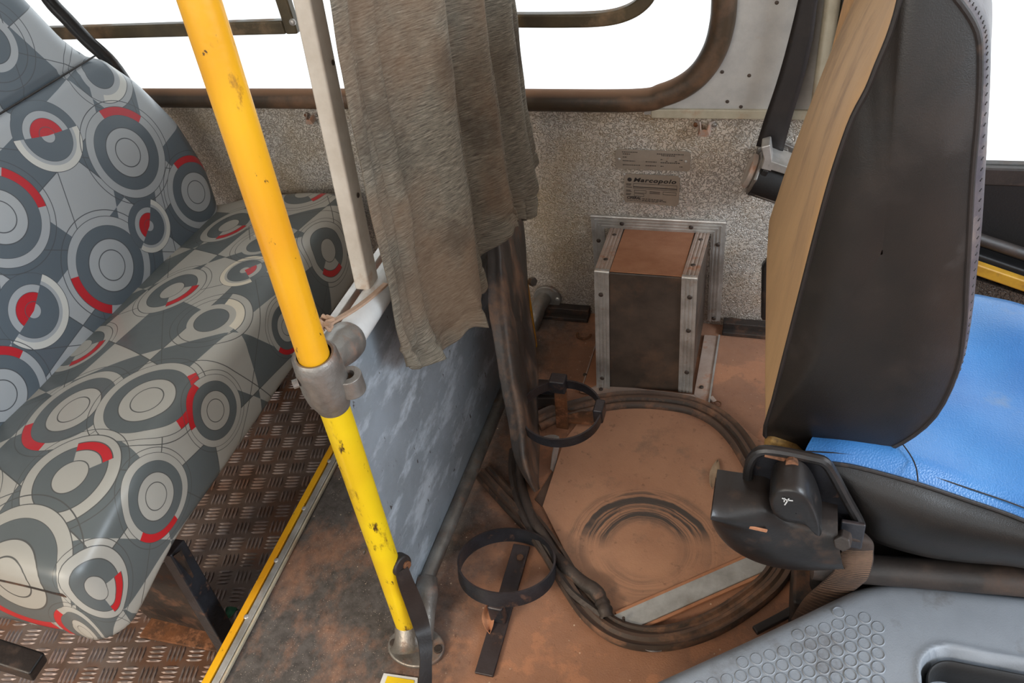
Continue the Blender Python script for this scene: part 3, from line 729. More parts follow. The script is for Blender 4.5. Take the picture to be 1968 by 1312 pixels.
# ------------------------------------------------------------------ curtain
def curve(tab, t):
    for (a, b), (c, d) in zip(tab, tab[1:]):
        if t <= c:
            k = (t-a)/(c-a); k = k*k*(3-2*k); return lerp(b, d, k)
    return tab[-1][1]
XC = PX+.045
def yz(px, py): p = P(px, py, x=XC-.020 if px < 930 else XC-.014); return p.z, p.y
left = sorted([yz(772, 722), yz(742, 600), yz(700, 400), (yz(660, 200)), yz(626, 0)]); left.append((1.3, left[-1][1]+.10))
right = sorted([yz(1003, 432), yz(1020, 345), yz(1026, 290), yz(1005, 150), yz(983, 0)]); right = [(-9, right[0][1])]+right+[(1.3, right[-1][1]+.0)]
left = [(-9, left[0][1])]+left
ya, yb_ = left[0][1], right[1][1]
bp = []
for px, py in ((772, 722), (800, 708), (832, 692), (850, 682), (880, 655), (905, 628), (921, 602), (926, 560), (930, 500), (945, 478), (965, 458), (985, 440), (1000, 425), (1012, 385), (1022, 330)):
    bp.append((px, py))
def curve2(tab, t):
    for (a, b), (c, d) in zip(tab, tab[1:]):
        if t <= c: return lerp(b, d, (t-a)/max(1e-6, c-a))
    return tab[-1][1]
ridges = [(.03, .010, .030), (.12, .016, .04), (.30, .052, .09), (.42, .024, .04), (.54, .056, .06), (.65, .030, .045), (.80, .044, .055), (.92, .024, .045)]
def fold(u, z):
    wob = .018*math.sin(z*6+2)
    return max([0]+[am*math.exp(-((u-(c+wob*.6))/wd)**2*(.7 if u < c+wob*.6 else 4)) for c, am, wd in ridges])
bot = []; last = -1
for px, py in bp:
    best = None
    for k in range(201):          # first place across the folded cloth that is seen at this pixel
        u = k/200
        p = P(px, py, x=XC-.018+.95*fold(u, .33)); e = abs(u-(p.y-curve2(left, p.z))/(curve2(right, p.z)-curve2(left, p.z)))
        if u > last and (best is None or e < best[0]-.004): best = (e, u, p.z)
    if best: bot.append((best[1], best[2])); last = best[1]
bot = sorted(bot); bot = [(0, bot[0][1])]+bot[1:]+[(1.01, bot[-1][1])]
rows = []; uvs = []; nu, nv = 320, 170
for i in range(nv+1):
    v = i/nv; row = []
    for j in range(nu+1):
        u = j/nu; zb_ = curve2(bot, u); z = lerp(zb_, 1.25, v**1.15)
        wob = .018*math.sin(z*6+2)
        x = 0
        for c, am, wd in ridges:
            dd = (u-(c+wob*.6))/wd
            x = max(x, am*math.exp(-dd*dd*.7 if dd < 0 else -dd*dd*4))
        near = max(0, 1-(z-zb_)/.06)
        x += near**1.1*(.011*math.sin(u*62+1.5*math.sin(u*17))+.004*math.sin(u*130))
        z2 = z+near*.006*math.sin(u*62+.5)
        hem = -.004*math.exp(-((z-zb_-.026)/.004)**2)-.003*math.exp(-((u-.075)/.006)**2)
        y = lerp(curve2(left, z), curve2(right, z), u)
        x += noise.noise(Vector((y*10, z*6, 0)))*.008+noise.noise(Vector((y*26, z*18, 5)))*.002
        row.append(Vector((XC-.018+x*.95+hem, y, z2))); uvs.append((u*.72, z))
    rows.append(row)
cu = MB().grid(rows).build('curtain', 'curtain', None, 'stained grey-brown gathered curtain hanging over the partition', 'curtain', uvs=uvs, solid=.0012, angle=180)
# torn dark flap that hangs from below the curtain to the floor
rw = [((930, 440), (966, 432), (1002, 405), -.400), ((935, 500), (968, 490), (1010, 480), -.398), ((940, 600), (976, 595), (1018, 580), -.392), ((955, 700), (988, 695), (1028, 680), -.380),
      ((972, 790), (1002, 790), (1035, 775), -.365), ((985, 860), (1010, 868), (1038, 840), -.350), ((1003, 905), (1020, 915), (1042, 900), -.338), ((1026, 940), (1031, 945), (1041, 935), -.330)]
keys = []
for l, mm, r, xx in rw:
    keys.append([P(*l, x=xx-.006), P((l[0]+mm[0])/2-2, (l[1]+mm[1])/2, x=xx+.006), P(*mm, x=xx+.020), P((mm[0]+r[0])/2, (mm[1]+r[1])/2, x=xx+.008), P(*r, x=xx)])
cols = [spline([k[c] for k in keys], 8) for c in range(5)]
rows = []
for i in range(len(cols[0])):
    pr = spline([c[i] for c in cols], 5)
    rows.append([p+Vector((noise.noise(p*9)*.006+noise.noise(p*45)*.0012, 0, 0)) for p in pr])
MB().grid(rows).build('leathercloth_flap', 'flap', None, 'long torn black leathercloth flap hanging below the curtain to the floor', 'flap', solid=.002, angle=180)

# ------------------------------------------------------------------ floor furniture
# hatch cover
hp = [P(1083, 850, z=.001), P(1043, 975, z=.001), P(1100, 1090, z=.001), P(1188, 1205, z=.001), P(1470, 1080, z=.001), P(1530, 1010, z=.001), P(1500, 880, z=.001), P(1400, 800, z=.001), P(1270, 775, z=.001), P(1130, 790, z=.001)]
HT = MB().prism(hp, (0, 0, .004)).build('hatch_cover', 'hatch', FL, bevel=.001)
HTT = thing('hatch_strip', 'bare aluminium strip along the near edge of the dusty floor hatch', 'strip', P(1320, 1140, z=.005))
a, b = P(1188, 1200, z=.008), P(1480, 1072, z=.008)
MB().bar(a, b, .030, .004).build('strip', 'alu', HTT, bevel=.001)
MB().bar(lerp(a, b, 0)+Vector((-.007, .016, -.001)), b+Vector((-.007, .016, -.001)), .005, .006).build('raised_edge', 'tan_dust', HTT, bevel=.001)
MB().bar(a+Vector((.007, -.017, -.002)), b+Vector((.007, -.017, -.002)), .005, .005).build('raised_edge', 'tan_dust', HTT, bevel=.001)
q = P(1199, 1195, z=.01); MB().disc(q, (0, 0, 1), .0022, .012, 8).build('pin', 'screw', HTT)
# dark strip of bare mat between flap and hatch
MB().prism([P(1062, 905, z=.0005), P(1085, 850, z=.0005), P(1043, 975, z=.0005), P(1028, 960, z=.0005)], (0, 0, .0012)).build('bare_patch', 'rubber', FL, smooth=False)

# window rubber lying in a loop
gp = [(1030, 812), (1060, 797), (1100, 787), (1150, 775), (1210, 768), (1270, 770), (1330, 780), (1378, 803), (1415, 838), (1445, 885), (1475, 940), (1497, 1000), (1507, 1055), (1490, 1105), (1440, 1152), (1372, 1195), (1300, 1220), (1235, 1224), (1180, 1208), (1135, 1172), (1098, 1120), (1062, 1060), (1020, 1003), (975, 955), (930, 905)]
pts = [P(x, y, z=.010) for x, y in gp]
prof = [(-.017, -.008), (.017, -.008), (.018, -.002), (.016, .004), (.011, .006), (.008, .001), (.004, .001), (.001, .007), (-.004, .008), (-.008, .003), (-.012, .004), (-.016, .008), (-.0185, .002)]
MB().sweep(spline(pts, 6), prof, up=(0, 0, 1)).build('rubber_gasket_strip', 'rubber', None, 'long ribbed window rubber lying in a loop on the dusty floor', 'rubber strip', angle=50)
hs = [(1000, 870), (998, 905), (1004, 940), (1018, 985), (1040, 1025), (1066, 1065), (1092, 1095), (1125, 1122), (1148, 1140), (1160, 1165), (1165, 1182)]
hp2 = [P(x, y, z=.016) for x, y in hs]; hq = spline(hp2, 5)
sc = [lerp(.75, 1.15, min(1, i/len(hq)*1.4))*(1+.10*math.sin(i*1.9)*(i > len(hq)*.78)) for i in range(len(hq))]
MB().tube([p+Vector((0, 0, .002*math.sin(i*.7))) for i, p in enumerate(hq)], .0092, 14, scale=sc).build('cracked_hose', 'hose', None, 'cracked black rubber hose with a crumpled end inside the rubber loop', 'hose', angle=70)
hs = [(986, 865), (984, 905), (992, 950), (1010, 1000), (1040, 1050), (1070, 1100), (1100, 1140), (1140, 1172), (1162, 1188)]
MB().sweep(spline([P(x, y, z=.0125) for x, y in hs], 5), [(-.005, -.012), (.005, -.012), (.006, .004), (0, .008), (-.006, .004)], up=(0, 0, 1)).build('rubber_lip', 'hose', None, 'thin black rubber lip running beside the cracked hose', 'rubber strip', angle=50)

# near bottle hoop
HP = thing('bottle_hoop', 'black iron hoop on a flat bar lying on the floor nearest the camera', 'bracket', (-.315, .583, 0), 'iron bottle hoops')
def hoop(parent, c, R_, tilt, hgt, th=.003, axis=Vector((1, 0, 0)), gap=0):
    rt = Matrix.Rotation(tilt, 3, axis); mb = MB(); n = 56; rows = []
    for k in range(n):
        a = 2*H*k/n; d = Vector((math.cos(a), math.sin(a), 0))
        rows.append([c+rt @ (d*(R_+q)+Vector((0, 0, z))) for q, z in ((-th/2, -hgt/2), (th/2, -hgt/2), (th/2, hgt/2), (-th/2, hgt/2))])
    rows.append(rows[0]); mb.grid([[r[i] for r in rows] for i in (0, 1, 2, 3, 0)])
    return mb.build('hoop', 'black_iron', parent, angle=40)
hc = P(974, 1086, z=.036); hoop(HP, hc, .072, -.30, .025)
a, b = P(1003, 1048, z=.006), P(930, 1297, z=.004)
MB().bar(lerp(a, b, .0), b, .027, .005).build('flat_bar', 'black_iron', HP, bevel=.0012)
MB().box((hc.x-.006, hc.y-.078, .006), (hc.x+.018, hc.y-.064, .046)).build('weld_block', 'black_iron', HP, bevel=.004)
q = P(1000, 1072, z=.010); MB().disc(q, (0, 0, 1), .0055, .004, 8).build('bolt', 'rust_iron', HP, bevel=.001)
# far bottle hoop
HP2 = thing('bottle_hoop', 'black iron hoop on a rusty upright bar beside the dark flap', 'bracket', (-.31, .905, 0), 'iron bottle hoops')
C2 = Vector((-.292, .838, .118))
hoop(HP2, C2, .066, .0, .018)
MB().bar(Vector((-.315, .903, .005)), Vector((-.309, .903, .128)), .022, .004, (0, 1, 0)).build('upright_bar', 'rust_iron', HP2, bevel=.001)
MB().box((-.325, .887, .108), (-.297, .911, .136)).build('clip', 'black_iron', HP2, bevel=.003)
q = P(1152, 790, z=.118); MB().box((q.x-.008, q.y-.014, .103), (q.x+.008, q.y+.014, .133)).build('clasp', 'black_iron', HP2, bevel=.003)
MB().bar(Vector((-.325, .925, .012)), Vector((-.25, .93, .012)), .028, .006).build('foot_bar', 'rust_iron', HP2, bevel=.001)
MB().bar(P(1030, 742, z=.05), P(1072, 745, z=.05), .03, .012).build('side_bracket', 'black_iron', HP2, bevel=.003)
MB().bar(P(1030, 765, z=.02), P(1072, 765, z=.02), .03, .03).build('side_bracket', 'dirty_black_sheet', HP2, bevel=.003)

# aluminium clip by the flap
ac = [P(1045, 845, z=.02), P(1060, 842, z=.022), P(1070, 850, z=.02), P(1066, 875, z=.012), P(1062, 905, z=.004)]
MB().sweep(spline(ac, 5), [(-.009, -.0008), (.009, -.0008), (.009, .0008), (-.009, .0008)], up=(.8, -.6, 0)).build('aluminium_clip', 'steel', None, 'bent aluminium clip on the floor at the foot of the dark flap', 'clip')

# dry leaf
def leaf(name, pa, pb, wd, label, z=.0065, mat='leaf', curl=.003):
    a, b = P(*pa, z=z), P(*pb, z=z); d = b-a; s_ = Vector((-d.y, d.x, 0)).normalized(); rows = []
    for i in range(13):
        t = i/12; hw = wd*math.sin(H*t)**.8*(1-.3*t)+.0003
        rows.append([a+d*t+s_*(hw*k)+Vector((0, 0, curl*(k*k)+curl*math.sin(H*t))) for k in (-1, -.5, 0, .5, 1)])
    return MB().grid(rows).build(name, mat, None, label, 'leaf', solid=.0005, angle=180)
leaf('dry_leaf', (1368, 940), (1379, 885), .009, 'small dry leaf lying on the dusty hatch beside the seat')
leaf('dry_leaf', (942, 1220), (938, 1165), .010, 'curled brown leaf under the near iron hoop', mat='tan_dust', z=.004, curl=.006)
leaf('foil_scrap', (1238, 1248), (1272, 1252), .005, 'silver foil scrap in front of the rubber loop', mat='silver_scrap')['category'] = 'litter'
leaf('plastic_scrap', (440, 1190), (458, 1172), .012, 'green plastic scrap beside the bench leg', z=LOW+.006, mat='green_scrap', curl=.008)['category'] = 'litter'
ring = [P(1122, 643, z=.004)+Vector((.014*math.cos(a), .012*math.sin(a), 0)) for a in [.9*H+k*.16 for k in range(24)]]
MB().tube(ring, .0022, 8).build('wire_ring', 'rust_iron', None, 'dusty broken ring on the floor left of the footwell box', 'ring')
rg = [P(1378, 776, z=.006)+Vector((.007*math.cos(a), .007*math.sin(a), 0)) for a in [k*2*H/16 for k in range(16)]]
t_ = thing('key_ring', 'small brass ring and tab on the floor right of the box', 'ring', P(1378, 776, z=0))
MB().tube(rg, .0013, 6, closed=True).build('ring', 'rust_iron', t_)
MB().bar(P(1366, 762, z=.006), P(1374, 772, z=.006), .008, .003).build('tab', 'alu_dusty', t_, bevel=.001)
# yellow floor label, bottom edge
t_ = thing('floor_label', 'yellow and white label on the floor at the foot of the pole', 'label', P(765, 1310, z=0))
a, b, c, d = P(738, 1294, z=.001), P(803, 1303, z=.001), P(800, 1420, z=.001), P(690, 1420, z=.001)
MB().prism([a, b, c, d], (0, 0, .0015)).build('backing', 'white_rail', t_, smooth=False)
MB().prism([lerp(a, c, .04)+Vector((.004, 0, .0016)), lerp(b, d, .05)+Vector((-.001, 0, .0016)), lerp(c, a, .03)+Vector((0, 0, .0016)), lerp(d, b, .03)+Vector((.006, 0, .0016))], (0, 0, .0006)).build('yellow_print', 'yellow_lower', t_, smooth=False)

# ------------------------------------------------------------------ footwell box on the wall
BX = thing('footwell_box', 'dusty sheet-metal box with aluminium corner strips against the wall', 'box', (-.19, 1.12, 0))
yf = 1.030
tl, tr_ = P(1146, 525, y=yf), P(1338, 530, y=yf); bl, br_ = P(1150, 742, z=.004), P(1328, 752, z=.004)
wl, wr_ = P(1176, 440, y=WY), P(1362, 448, y=WY)
gl, gr_ = Vector((bl.x, WY, .004)), Vector((br_.x, WY, .004))
zz = (tl.z+tr_.z)/2; tl.z = tr_.z = zz; zw = (wl.z+wr_.z)/2; wl.z = wr_.z = zw
MB().add([bl, br_, tr_, tl, wl, wr_, gl, gr_], [(0, 1, 2, 3), (3, 2, 5, 4), (0, 3, 4, 6), (1, 7, 5, 2)]).build('casing', 'casing', BX, bevel=.004)
o1 = Vector((0, 0, .0015))
MB().add([lerp(tl, tr_, .14)+o1, lerp(tl, tr_, .86)+o1, lerp(wl, wr_, .86)+o1, lerp(wl, wr_, .14)+o1], [(0, 1, 2, 3)]).build('dust_layer', 'tan_dust', BX, solid=.001, smooth=False)
ribp = [(-.0125, 0), (-.0125, .0024), (-.008, .0024), (-.007, .0014), (-.0055, .0014), (-.0045, .0024), (-.002, .0024), (-.001, .0014), (.001, .0014), (.002, .0024), (.0045, .0024), (.0055, .0014), (.007, .0014), (.008, .0024), (.0125, .0024), (.0125, 0)]
def strip(a, b, up, nm='corner_strip', parent=None, mat='alu', k=1.0):
    return MB().sweep([a, b], [(q[0]*k, q[1]) for q in ribp], up=up).build(nm, mat, parent or BX, angle=30)
dx = Vector((.010, 0, 0))
for s_, T, Bt, Wl in ((1, tl, bl, wl), (-1, tr_, br_, wr_)):
    f = Vector((0, -.0025, 0)); a_ = T+dx*s_+f; b_ = Bt+dx*s_+f
    strip(a_, b_, (0, -1, 0)); u_ = (Wl-T).cross(Vector((1, 0, 0))).normalized(); u_ = u_ if u_.z > 0 else -u_
    strip(T+dx*s_+Vector((0, -.001, .001)), Wl+dx*s_+Vector((0, 0, .001)), u_, mat='alu_dusty')
    # folded corner where the front strip turns over the top
    MB().tube([T+dx*s_+Vector((-.0125, .0015, -.001)), T+dx*s_+Vector((.0125, .0015, -.001))], .0045, 12).build('corner_fold', 'steel', BX)
    # side leaf of the corner strip
    for t in (.17, .50, .90) if s_ > 0 else (.14, .42, .80):
        if s_ > 0 and t == .50: continue
        screw(BX, lerp(a_, b_, t)+Vector((-.0015*s_, -.002, 0)), (0, -1, 0), .0042, .0025)
    for t in (.22, .80): screw(BX, lerp(T+dx*s_, Wl+dx*s_, t)+u_*.003, u_, .0042, .0025)
# flange frame on the wall
FRM = thing('wall_flange_frame', 'ribbed aluminium frame screwed to the wall around the box', 'frame', (-.195, WY, .02))
yw = WY-.0015
oL, oR = P(1136, 416, y=yw), P(1396, 424, y=yw); zt = (oL.z+oR.z)/2; oL.z = oR.z = zt
kk = 1.0; hw = .0125
def mitre(a, b, ia, ib, nm):
    # flat strip with mitred ends, three ribs
    mb = MB(); mb.prism([a, b, ib, ia], (0, -.003, 0))
    for t in (.30, .55, .80):
        p_, q_ = lerp(a, ia, t), lerp(b, ib, t); mb.bar(p_+Vector((0, -.0035, 0)), q_+Vector((0, -.0035, 0)), .0025, .0018, (0, -1, 0))
    return mb.build(nm, 'alu', FRM, smooth=False)
iL, iR = oL+Vector((.025, 0, -.025)), oR+Vector((-.025, 0, -.025)); zb1 = .012
mitre(oL, oR, iL, iR, 'frame_strip'); mitre(oL, Vector((oL.x, yw, zb1)), iL, Vector((iL.x, yw, zb1)), 'frame_strip'); mitre(oR, Vector((oR.x, yw, zb1)), iR, Vector((iR.x, yw, zb1)), 'frame_strip')
MB().tube([oL+Vector((0, -.002, 0)), oR+Vector((0, -.002, 0))], .0028, 8).build('edge_bead', 'steel', FRM)
for t in (.21, .78): screw(FRM, lerp(lerp(oL, iL, .5), lerp(oR, iR, .5), t)+Vector((0, -.004, 0)), (0, -1, 0), .0042, .0025)
for px, py in ((1383, 470), (1378, 612), (1148, 462)):
    q = P(px, py, y=yw-.004); q.x = oR.x-.0125 if px > 1200 else oL.x+.0125; screw(FRM, q, (0, -1, 0), .0042, .0025)
# flange on the floor
FF = thing('floor_flange', 'dusty aluminium strips on the floor around the foot of the box', 'frame', (-.19, 1.1, 0))
c1, c2 = P(1118, 752, z=.003), P(1362, 772, z=.003); c1.y = c2.y = .997
cR = Vector((c2.x, WY-.04, .003)); cL = Vector((c1.x, WY-.04, .003))
def flatp(poly, nm, mat): return MB().prism(poly, (0, 0, .004)).build(nm, mat, FF, bevel=.001)
w1 = .028
flatp([c1-Vector((0, 0, .002)), c2-Vector((0, 0, .002)), c2+Vector((-w1, w1, -.002)), c1+Vector((w1, w1, -.002))], 'front_strip', 'alu_dusty')
flatp([c2-Vector((0, 0, .002)), cR-Vector((0, 0, .002)), cR+Vector((-w1, 0, -.002)), c2+Vector((-w1, w1, -.002))], 'side_strip', 'alu_dusty')
flatp([c1-Vector((0, 0, .002)), c1+Vector((w1, w1, -.002)), cL+Vector((w1, 0, -.002)), cL-Vector((0, 0, .002))], 'side_strip', 'tan_dust')
MB().bar(c2+Vector((.001, 0, .002)), cR+Vector((.001, 0, .002)), .003, .006).build('bead', 'steel', FF)
MB().bar(c1+Vector((-.001, 0, .002)), cL+Vector((-.001, 0, .002)), .002, .005).build('bead', 'alu_dusty', FF)
MB().bar(lerp(c1, c2, .75)+Vector((0, .004, .003)), c2+Vector((-.002, .004, .003)), .014, .002).build('bright_corner', 'steel', FF)
for px, py in ((1348, 744), (1155, 748), (1124, 720)):
    screw(FF, P(px, py, z=.006), (0, 0, 1), .004, .0025)

# ------------------------------------------------------------------ label plates
def plate(name, corners, label, rad=.0015):
    cs = [P(*c, y=WY-.0015) for c in corners]; cen = sum(cs, Vector())/4
    t = thing(name, label, 'plate', cen)
    pts = []
    for i, c in enumerate(cs):
        pr, nx = cs[i-1], cs[(i+1) % 4]; a = c+(pr-c).normalized()*rad; b = c+(nx-c).normalized()*rad
        for k in range(5):
            s_ = k/4; pts.append(a*(1-s_)**2+c*2*s_*(1-s_)+b*s_*s_)
    MB().prism(pts, (0, -.0012, 0)).build('plate_body', 'label_plate', t, smooth=False)
    return t, cs
def at(cs, u, v, off=.0031): # u right, v down in plate
    p = lerp(lerp(cs[0], cs[1], u), lerp(cs[3], cs[2], u), v); return Vector((p.x, WY-off, p.z))
def text(parent, s, cs, u, v, h, name='lettering', shear=0, bold=0, space=1.0, fit=None):
    cu = D.curves.new('t', 'FONT'); cu.body = s; cu.size = 1; cu.shear = shear; cu.offset = bold; cu.space_character = space; cu.extrude = .01
    ob = D.objects.new('t', cu); COL.objects.link(ob); dg = bpy.context.evaluated_depsgraph_get(); me = D.meshes.new_from_object(ob.evaluated_get(dg))
    D.objects.remove(ob); xs = [q.co.x for q in me.vertices]; x0, x1 = min(xs), max(xs)
    W_ = (at(cs, 1, .5)-at(cs, 0, .5)).length; Hh = (at(cs, .5, 1)-at(cs, .5, 0)).length
    org = at(cs, u, v); ex = (at(cs, 1, v)-at(cs, 0, v)).normalized(); ez = (at(cs, .5, 0)-at(cs, .5, 1)).normalized()
    sx = (fit*W_/(x1-x0)) if fit else h*Hh/.7; sy = h*Hh/.7
    for q in me.vertices:
        x, y, z = q.co; q.co = org-ORG[parent]+ex*((x-x0)*sx)+ez*(y*sy)+Vector((0, -.0002 if z > 0 else 0, 0))
    me.materials.clear(); me.materials.append(M['ink']); o = D.objects.new(name, me); COL.objects.link(o); o.parent = parent; ORG[o] = ORG[parent]; return o
def mark(mb, cs, u0, v0, u1, v1, off=.0030):
    mb.add([at(cs, u0, v1, off), at(cs, u1, v1, off), at(cs, u1, v0, off), at(cs, u0, v0, off)], [(0, 1, 2, 3)])
T2, cs = plate('maker_plate', ((1200, 333), (1307, 338), (1304, 396), (1199, 387)), 'lower rectangular maker plate with bold lettering riveted to the wall')
text(T2, 'Marcopolo', cs, .17, .25, .13, shear=.25, bold=.035, space=1.15, fit=.77)
text(T2, 'CIFERAL', cs, .06, .86, .085, shear=.25, bold=.04, fit=.26)
mb = MB()
for (u0, v0, u1, v1) in ((.17, .31, .96, .43), (.17, .43, .96, .49), (.19, .54, .41, .64), (.71, .54, .95, .64), (.19, .66, .37, .76)):
    e, g = .006, .014
    mark(mb, cs, u0, v0, u1, v0+g); mark(mb, cs, u0, v1-g, u1, v1); mark(mb, cs, u0, v0, u0+e, v1); mark(mb, cs, u1-e, v0, u1, v1)
for v in (.33, .37, .44, .55, .59, .67, .71):
    mark(mb, cs, .04, v, .04+random.uniform(.08, .12), v+.022)
for v in (.56, .61): mark(mb, cs, .47, v, .66, v+.022)
for v in (.82, .87):
    u = .34
    while u < .72: l = random.uniform(.03, .07); mark(mb, cs, u, v, u+l, v+.022); u += l+.012
u = .06
while u < .6: l = random.uniform(.03, .07); mark(mb, cs, u, .91, u+l, .925); u += l+.012
mb.build('printed_lines', 'ink', T2, smooth=False)
MB().disc(at(cs, .10, .19, .0030), (0, -1, 0), .0040, .0004, 24).build('emblem', 'ink', T2)
for u, v in ((.0, .02), (.995, .02), (0, .98), (.99, .98)): screw(T2, at(cs, u, v, .0025), (0, -1, 0), .0022, .0016, 'steel', 'rivet')
T1, cs = plate('data_plate', ((1183, 286), (1327, 291), (1326.5, 329), (1183, 323)), 'upper data plate with rounded corners and worn small print on the wall', .007)
mb = MB()
for (u0, u1, v) in ((.09, .30, .10), (.56, .92, .14), (.62, .80, .22), (.10, .2, .20), (.10, .16, .36), (.61, .64, .42), (.86, .90, .42), (.68, .71, .5), (.80, .83, .5), (.10, .27, .55), (.41, .56, .56), (.61, .87, .58), (.1, .34, .76), (.41, .55, .76), (.61, .65, .76), (.86, .9, .76)):
    u = u0
    while u < u1: l = random.uniform(.012, .03); mark(mb, cs, u, v, min(u+l, u1), v+.04); u += l+.006
mb.build('printed_lines', 'ink', T1, smooth=False)
for u in (.05, .94): screw(T1, at(cs, u, .5, .0025), (0, -1, 0), .0026, .0018, 'steel', 'rivet')

# wall clips
def clip(px, py, label, sc=1):
    c = P(px, py, y=WY-.002); t = thing('wall_clip', label, 'clip', c, 'small metal clips on the wall')
    mb = MB(); w_ = .009*sc
    mb.sweep([c+Vector((x*sc, y, z*sc)) for x, y, z in ((-.016, 0, .004), (-.009, -.003, .004), (-.007, -.016, -.004), (.007, -.016, -.004), (.009, -.003, .004), (.016, 0, .004))], [(-.0012, -w_*.8), (.0012, -w_*.8), (.0012, w_*.8), (-.0012, w_*.8)], up=(0, 0, 1))
    mb.build('bracket', 'alu_dusty', t, angle=25)
    for s_ in (-1, 1): MB().disc(c+Vector((s_*.015*sc, -.001, .004)), (0, -1, 0), .0042*sc, .004, 10, .5).build('bolt', 'rust_iron' if s_ < 0 else 'cast', t)
clip(1355, 243, 'small metal clip on the wall below the grey sheet, left of the belt')
clip(600, 224, 'small metal clip on the wall under the window between pole and post', .8)

# ------------------------------------------------------------------ seat belt and reel
BR_ = thing('belt_reel', 'seat belt reel in a steel bracket on the wall behind the driver seat', 'belt reel', P(1490, 330, y=1.2))
MB().prism([P(*q, y=1.222) for q in ((1455, 285), (1500, 272), (1528, 285), (1536, 330), (1530, 360), (1470, 360), (1450, 330))], (0, .009, 0)).build('mounting_plate', 'cast', BR_, bevel=.002)
b1 = P(1503, 292, y=1.215); MB().disc(b1, (0, -1, .2), .012, .012, 6).build('bolt', 'cast', BR_, bevel=.002)
MB().disc(P(1487, 287, y=1.2215), (0, -1, 0), .005, .001, 12).build('hole', 'black_void', BR_)
# bracket side plates and drum
A0 = P(1462, 338, y=1.185); A1 = P(1535, 362, y=1.185)
axd = (A1-A0).normalized()
MB().disc(P(1452, 335, y=1.178), axd, .034, .060, 32).build('spool', 'black_void', BR_)
MB().disc(P(1447, 331, y=1.178), axd, .037, .006, 6).build('side_plate', 'cast', BR_, bevel=.002)
MB().disc(P(1436, 326, y=1.180), axd, .028, .010, 28).build('dust_cap', 'alu_dusty', BR_, bevel=.003, label='round side cap coated in orange dust')
MB().prism([P(*q, y=1.15) for q in ((1462, 283), (1480, 278), (1484, 310), (1482, 330), (1462, 325), (1468, 305))], (0, .03, 0)).build('front_lug', 'steel', BR_, bevel=.002)
MB().prism([P(*q, y=1.15) for q in ((1478, 308), (1540, 330), (1540, 345), (1470, 324))], (0, .05, 0)).build('top_bridge', 'steel', BR_, bevel=.002)
MB().prism([P(*q, y=1.15) for q in ((1436, 372), (1446, 368), (1505, 388), (1503, 396))], (0, .05, 0)).build('lower_bridge', 'cast', BR_, bevel=.002)
MB().prism([P(*q, y=1.149) for q in ((1466, 326), (1478, 330), (1450, 378), (1436, 376))], (0, .03, 0)).build('retaining_band', 'plastic_black', BR_, bevel=.002)
BL = []
Lp = [(1600, -400), (1552, -90), (1534, 0), (1512, 90), (1492, 160), (1470, 225), (1453, 280)]; Rp = [(1640, -400), (1590, -90), (1572, 0), (1562, 75), (1545, 150), (1524, 220), (1505, 290)]
Lq = spline([P(*q, y=1.198) for q in Lp], 5); Rq = spline([P(*q, y=1.192) for q in Rp], 5)
MB().grid([[lerp(a, b, k/4) for k in range(5)] for a, b in zip(Lq, Rq)]).build('seat_belt', 'strap', None, 'dark brown seat belt webbing running down the wall into the reel', 'seat belt', solid=.0018, angle=180)
MB().box((.074, WY-.045, zT+.02), (.115, WY-.006, 1.49)).build('pillar_rubber', 'black_void', None, 'black rubber pillar strip between the belt and the driver seat', 'strip', bevel=.006)

# ------------------------------------------------------------------ driver seat
DS = thing('driver_seat', 'driver seat with blue cushion, black sides and dusty tan back', 'seat', (.2, .75, 0))
YN = .60
outline = [(1470, 836), (1487, 770), (1505, 699), (1545, 544), (1567, 459), (1593, 363), (1615, 293), (1640, 225), (1668, 172), (1687, 125), (1708, 75), (1723, 30), (1735, -15), (1752, -50), (1780, -58), (1812, -30), (1848, 10), (1877, 60), (1883, 120), (1879, 215), (1868, 340), (1862, 450), (1857, 540), (1852, 630), (1838, 715), (1796, 800), (1735, 850), (1670, 875), (1610, 884), (1560, 874), (1505, 850)]
op = spline([P(x, y, y=YN) for x, y in outline], 3, closed=True)
cen = sum(op, Vector())/len(op); N = len(op)
def frontness(k):  # 1 on the side facing forward (+x)
    i = k/3; return max(0, 1-abs(i-20)/7.5)**.6 if 12.5 < i < 27.5 else 0
def layer(y, exp, front=0.0, shift=0.0, ksc=1.0):
    r = []
    for k, p in enumerate(op):
        i = k/3; d = (p-cen); d.y = 0; dn = d.normalized()
        s_ = max(0, min(1, (p.z-.40)/.45))
        back = 1 if (i <= 12) else 0
        r.append(Vector((p.x+dn.x*exp+frontness(k)*front+shift*(1-4.3*s_**1.4), y, p.z+dn.z*exp)) if ksc == 1 else Vector((cen.x+d.x*ksc+shift, y, cen.z+d.z*ksc)))
    return r
# near side panel
rws = [[lerp(p, Vector((cen.x, YN, cen.z)), q)+Vector((0, -.014*(1-(1-q)**2)-.006*math.sin(q*H), 0)) for p in op] for q in (0, .03, .08, .16, .3, .5, .7, .9, .99)]
SP = MB().grid(rws, True); SPo = SP.build('side_panel', 'leather', DS, angle=180)
MB().tube([p+Vector((0, .0005, 0)) for p in op], .0026, 8, closed=True).build('piping', 'strap', DS, label='sewn black piping around the side panel')
lay = [layer(YN, 0), layer(YN+.006, .003, .004), layer(YN+.016, .004, .008), layer(YN+.035, .004, .011), layer(YN+.08, .004, .010, -.003), layer(YN+.2, .004, .004, -.009), layer(YN+.32, .003, .010, -.015), layer(YN+.40, .002, .010, -.017), layer(YN+.43, -.02, 0, -.012), layer(YN+.435, 0, 0, 0, .7)]
def seg(k0, k1):
    idx = [i % N for i in range(k0, k1+1)]; return [[l[i] for i in idx] for l in lay]
MB().grid(seg(-4, 12*3)).build('back_cover', 'tan', DS, angle=180, label='dusty tan rear face of the backrest')
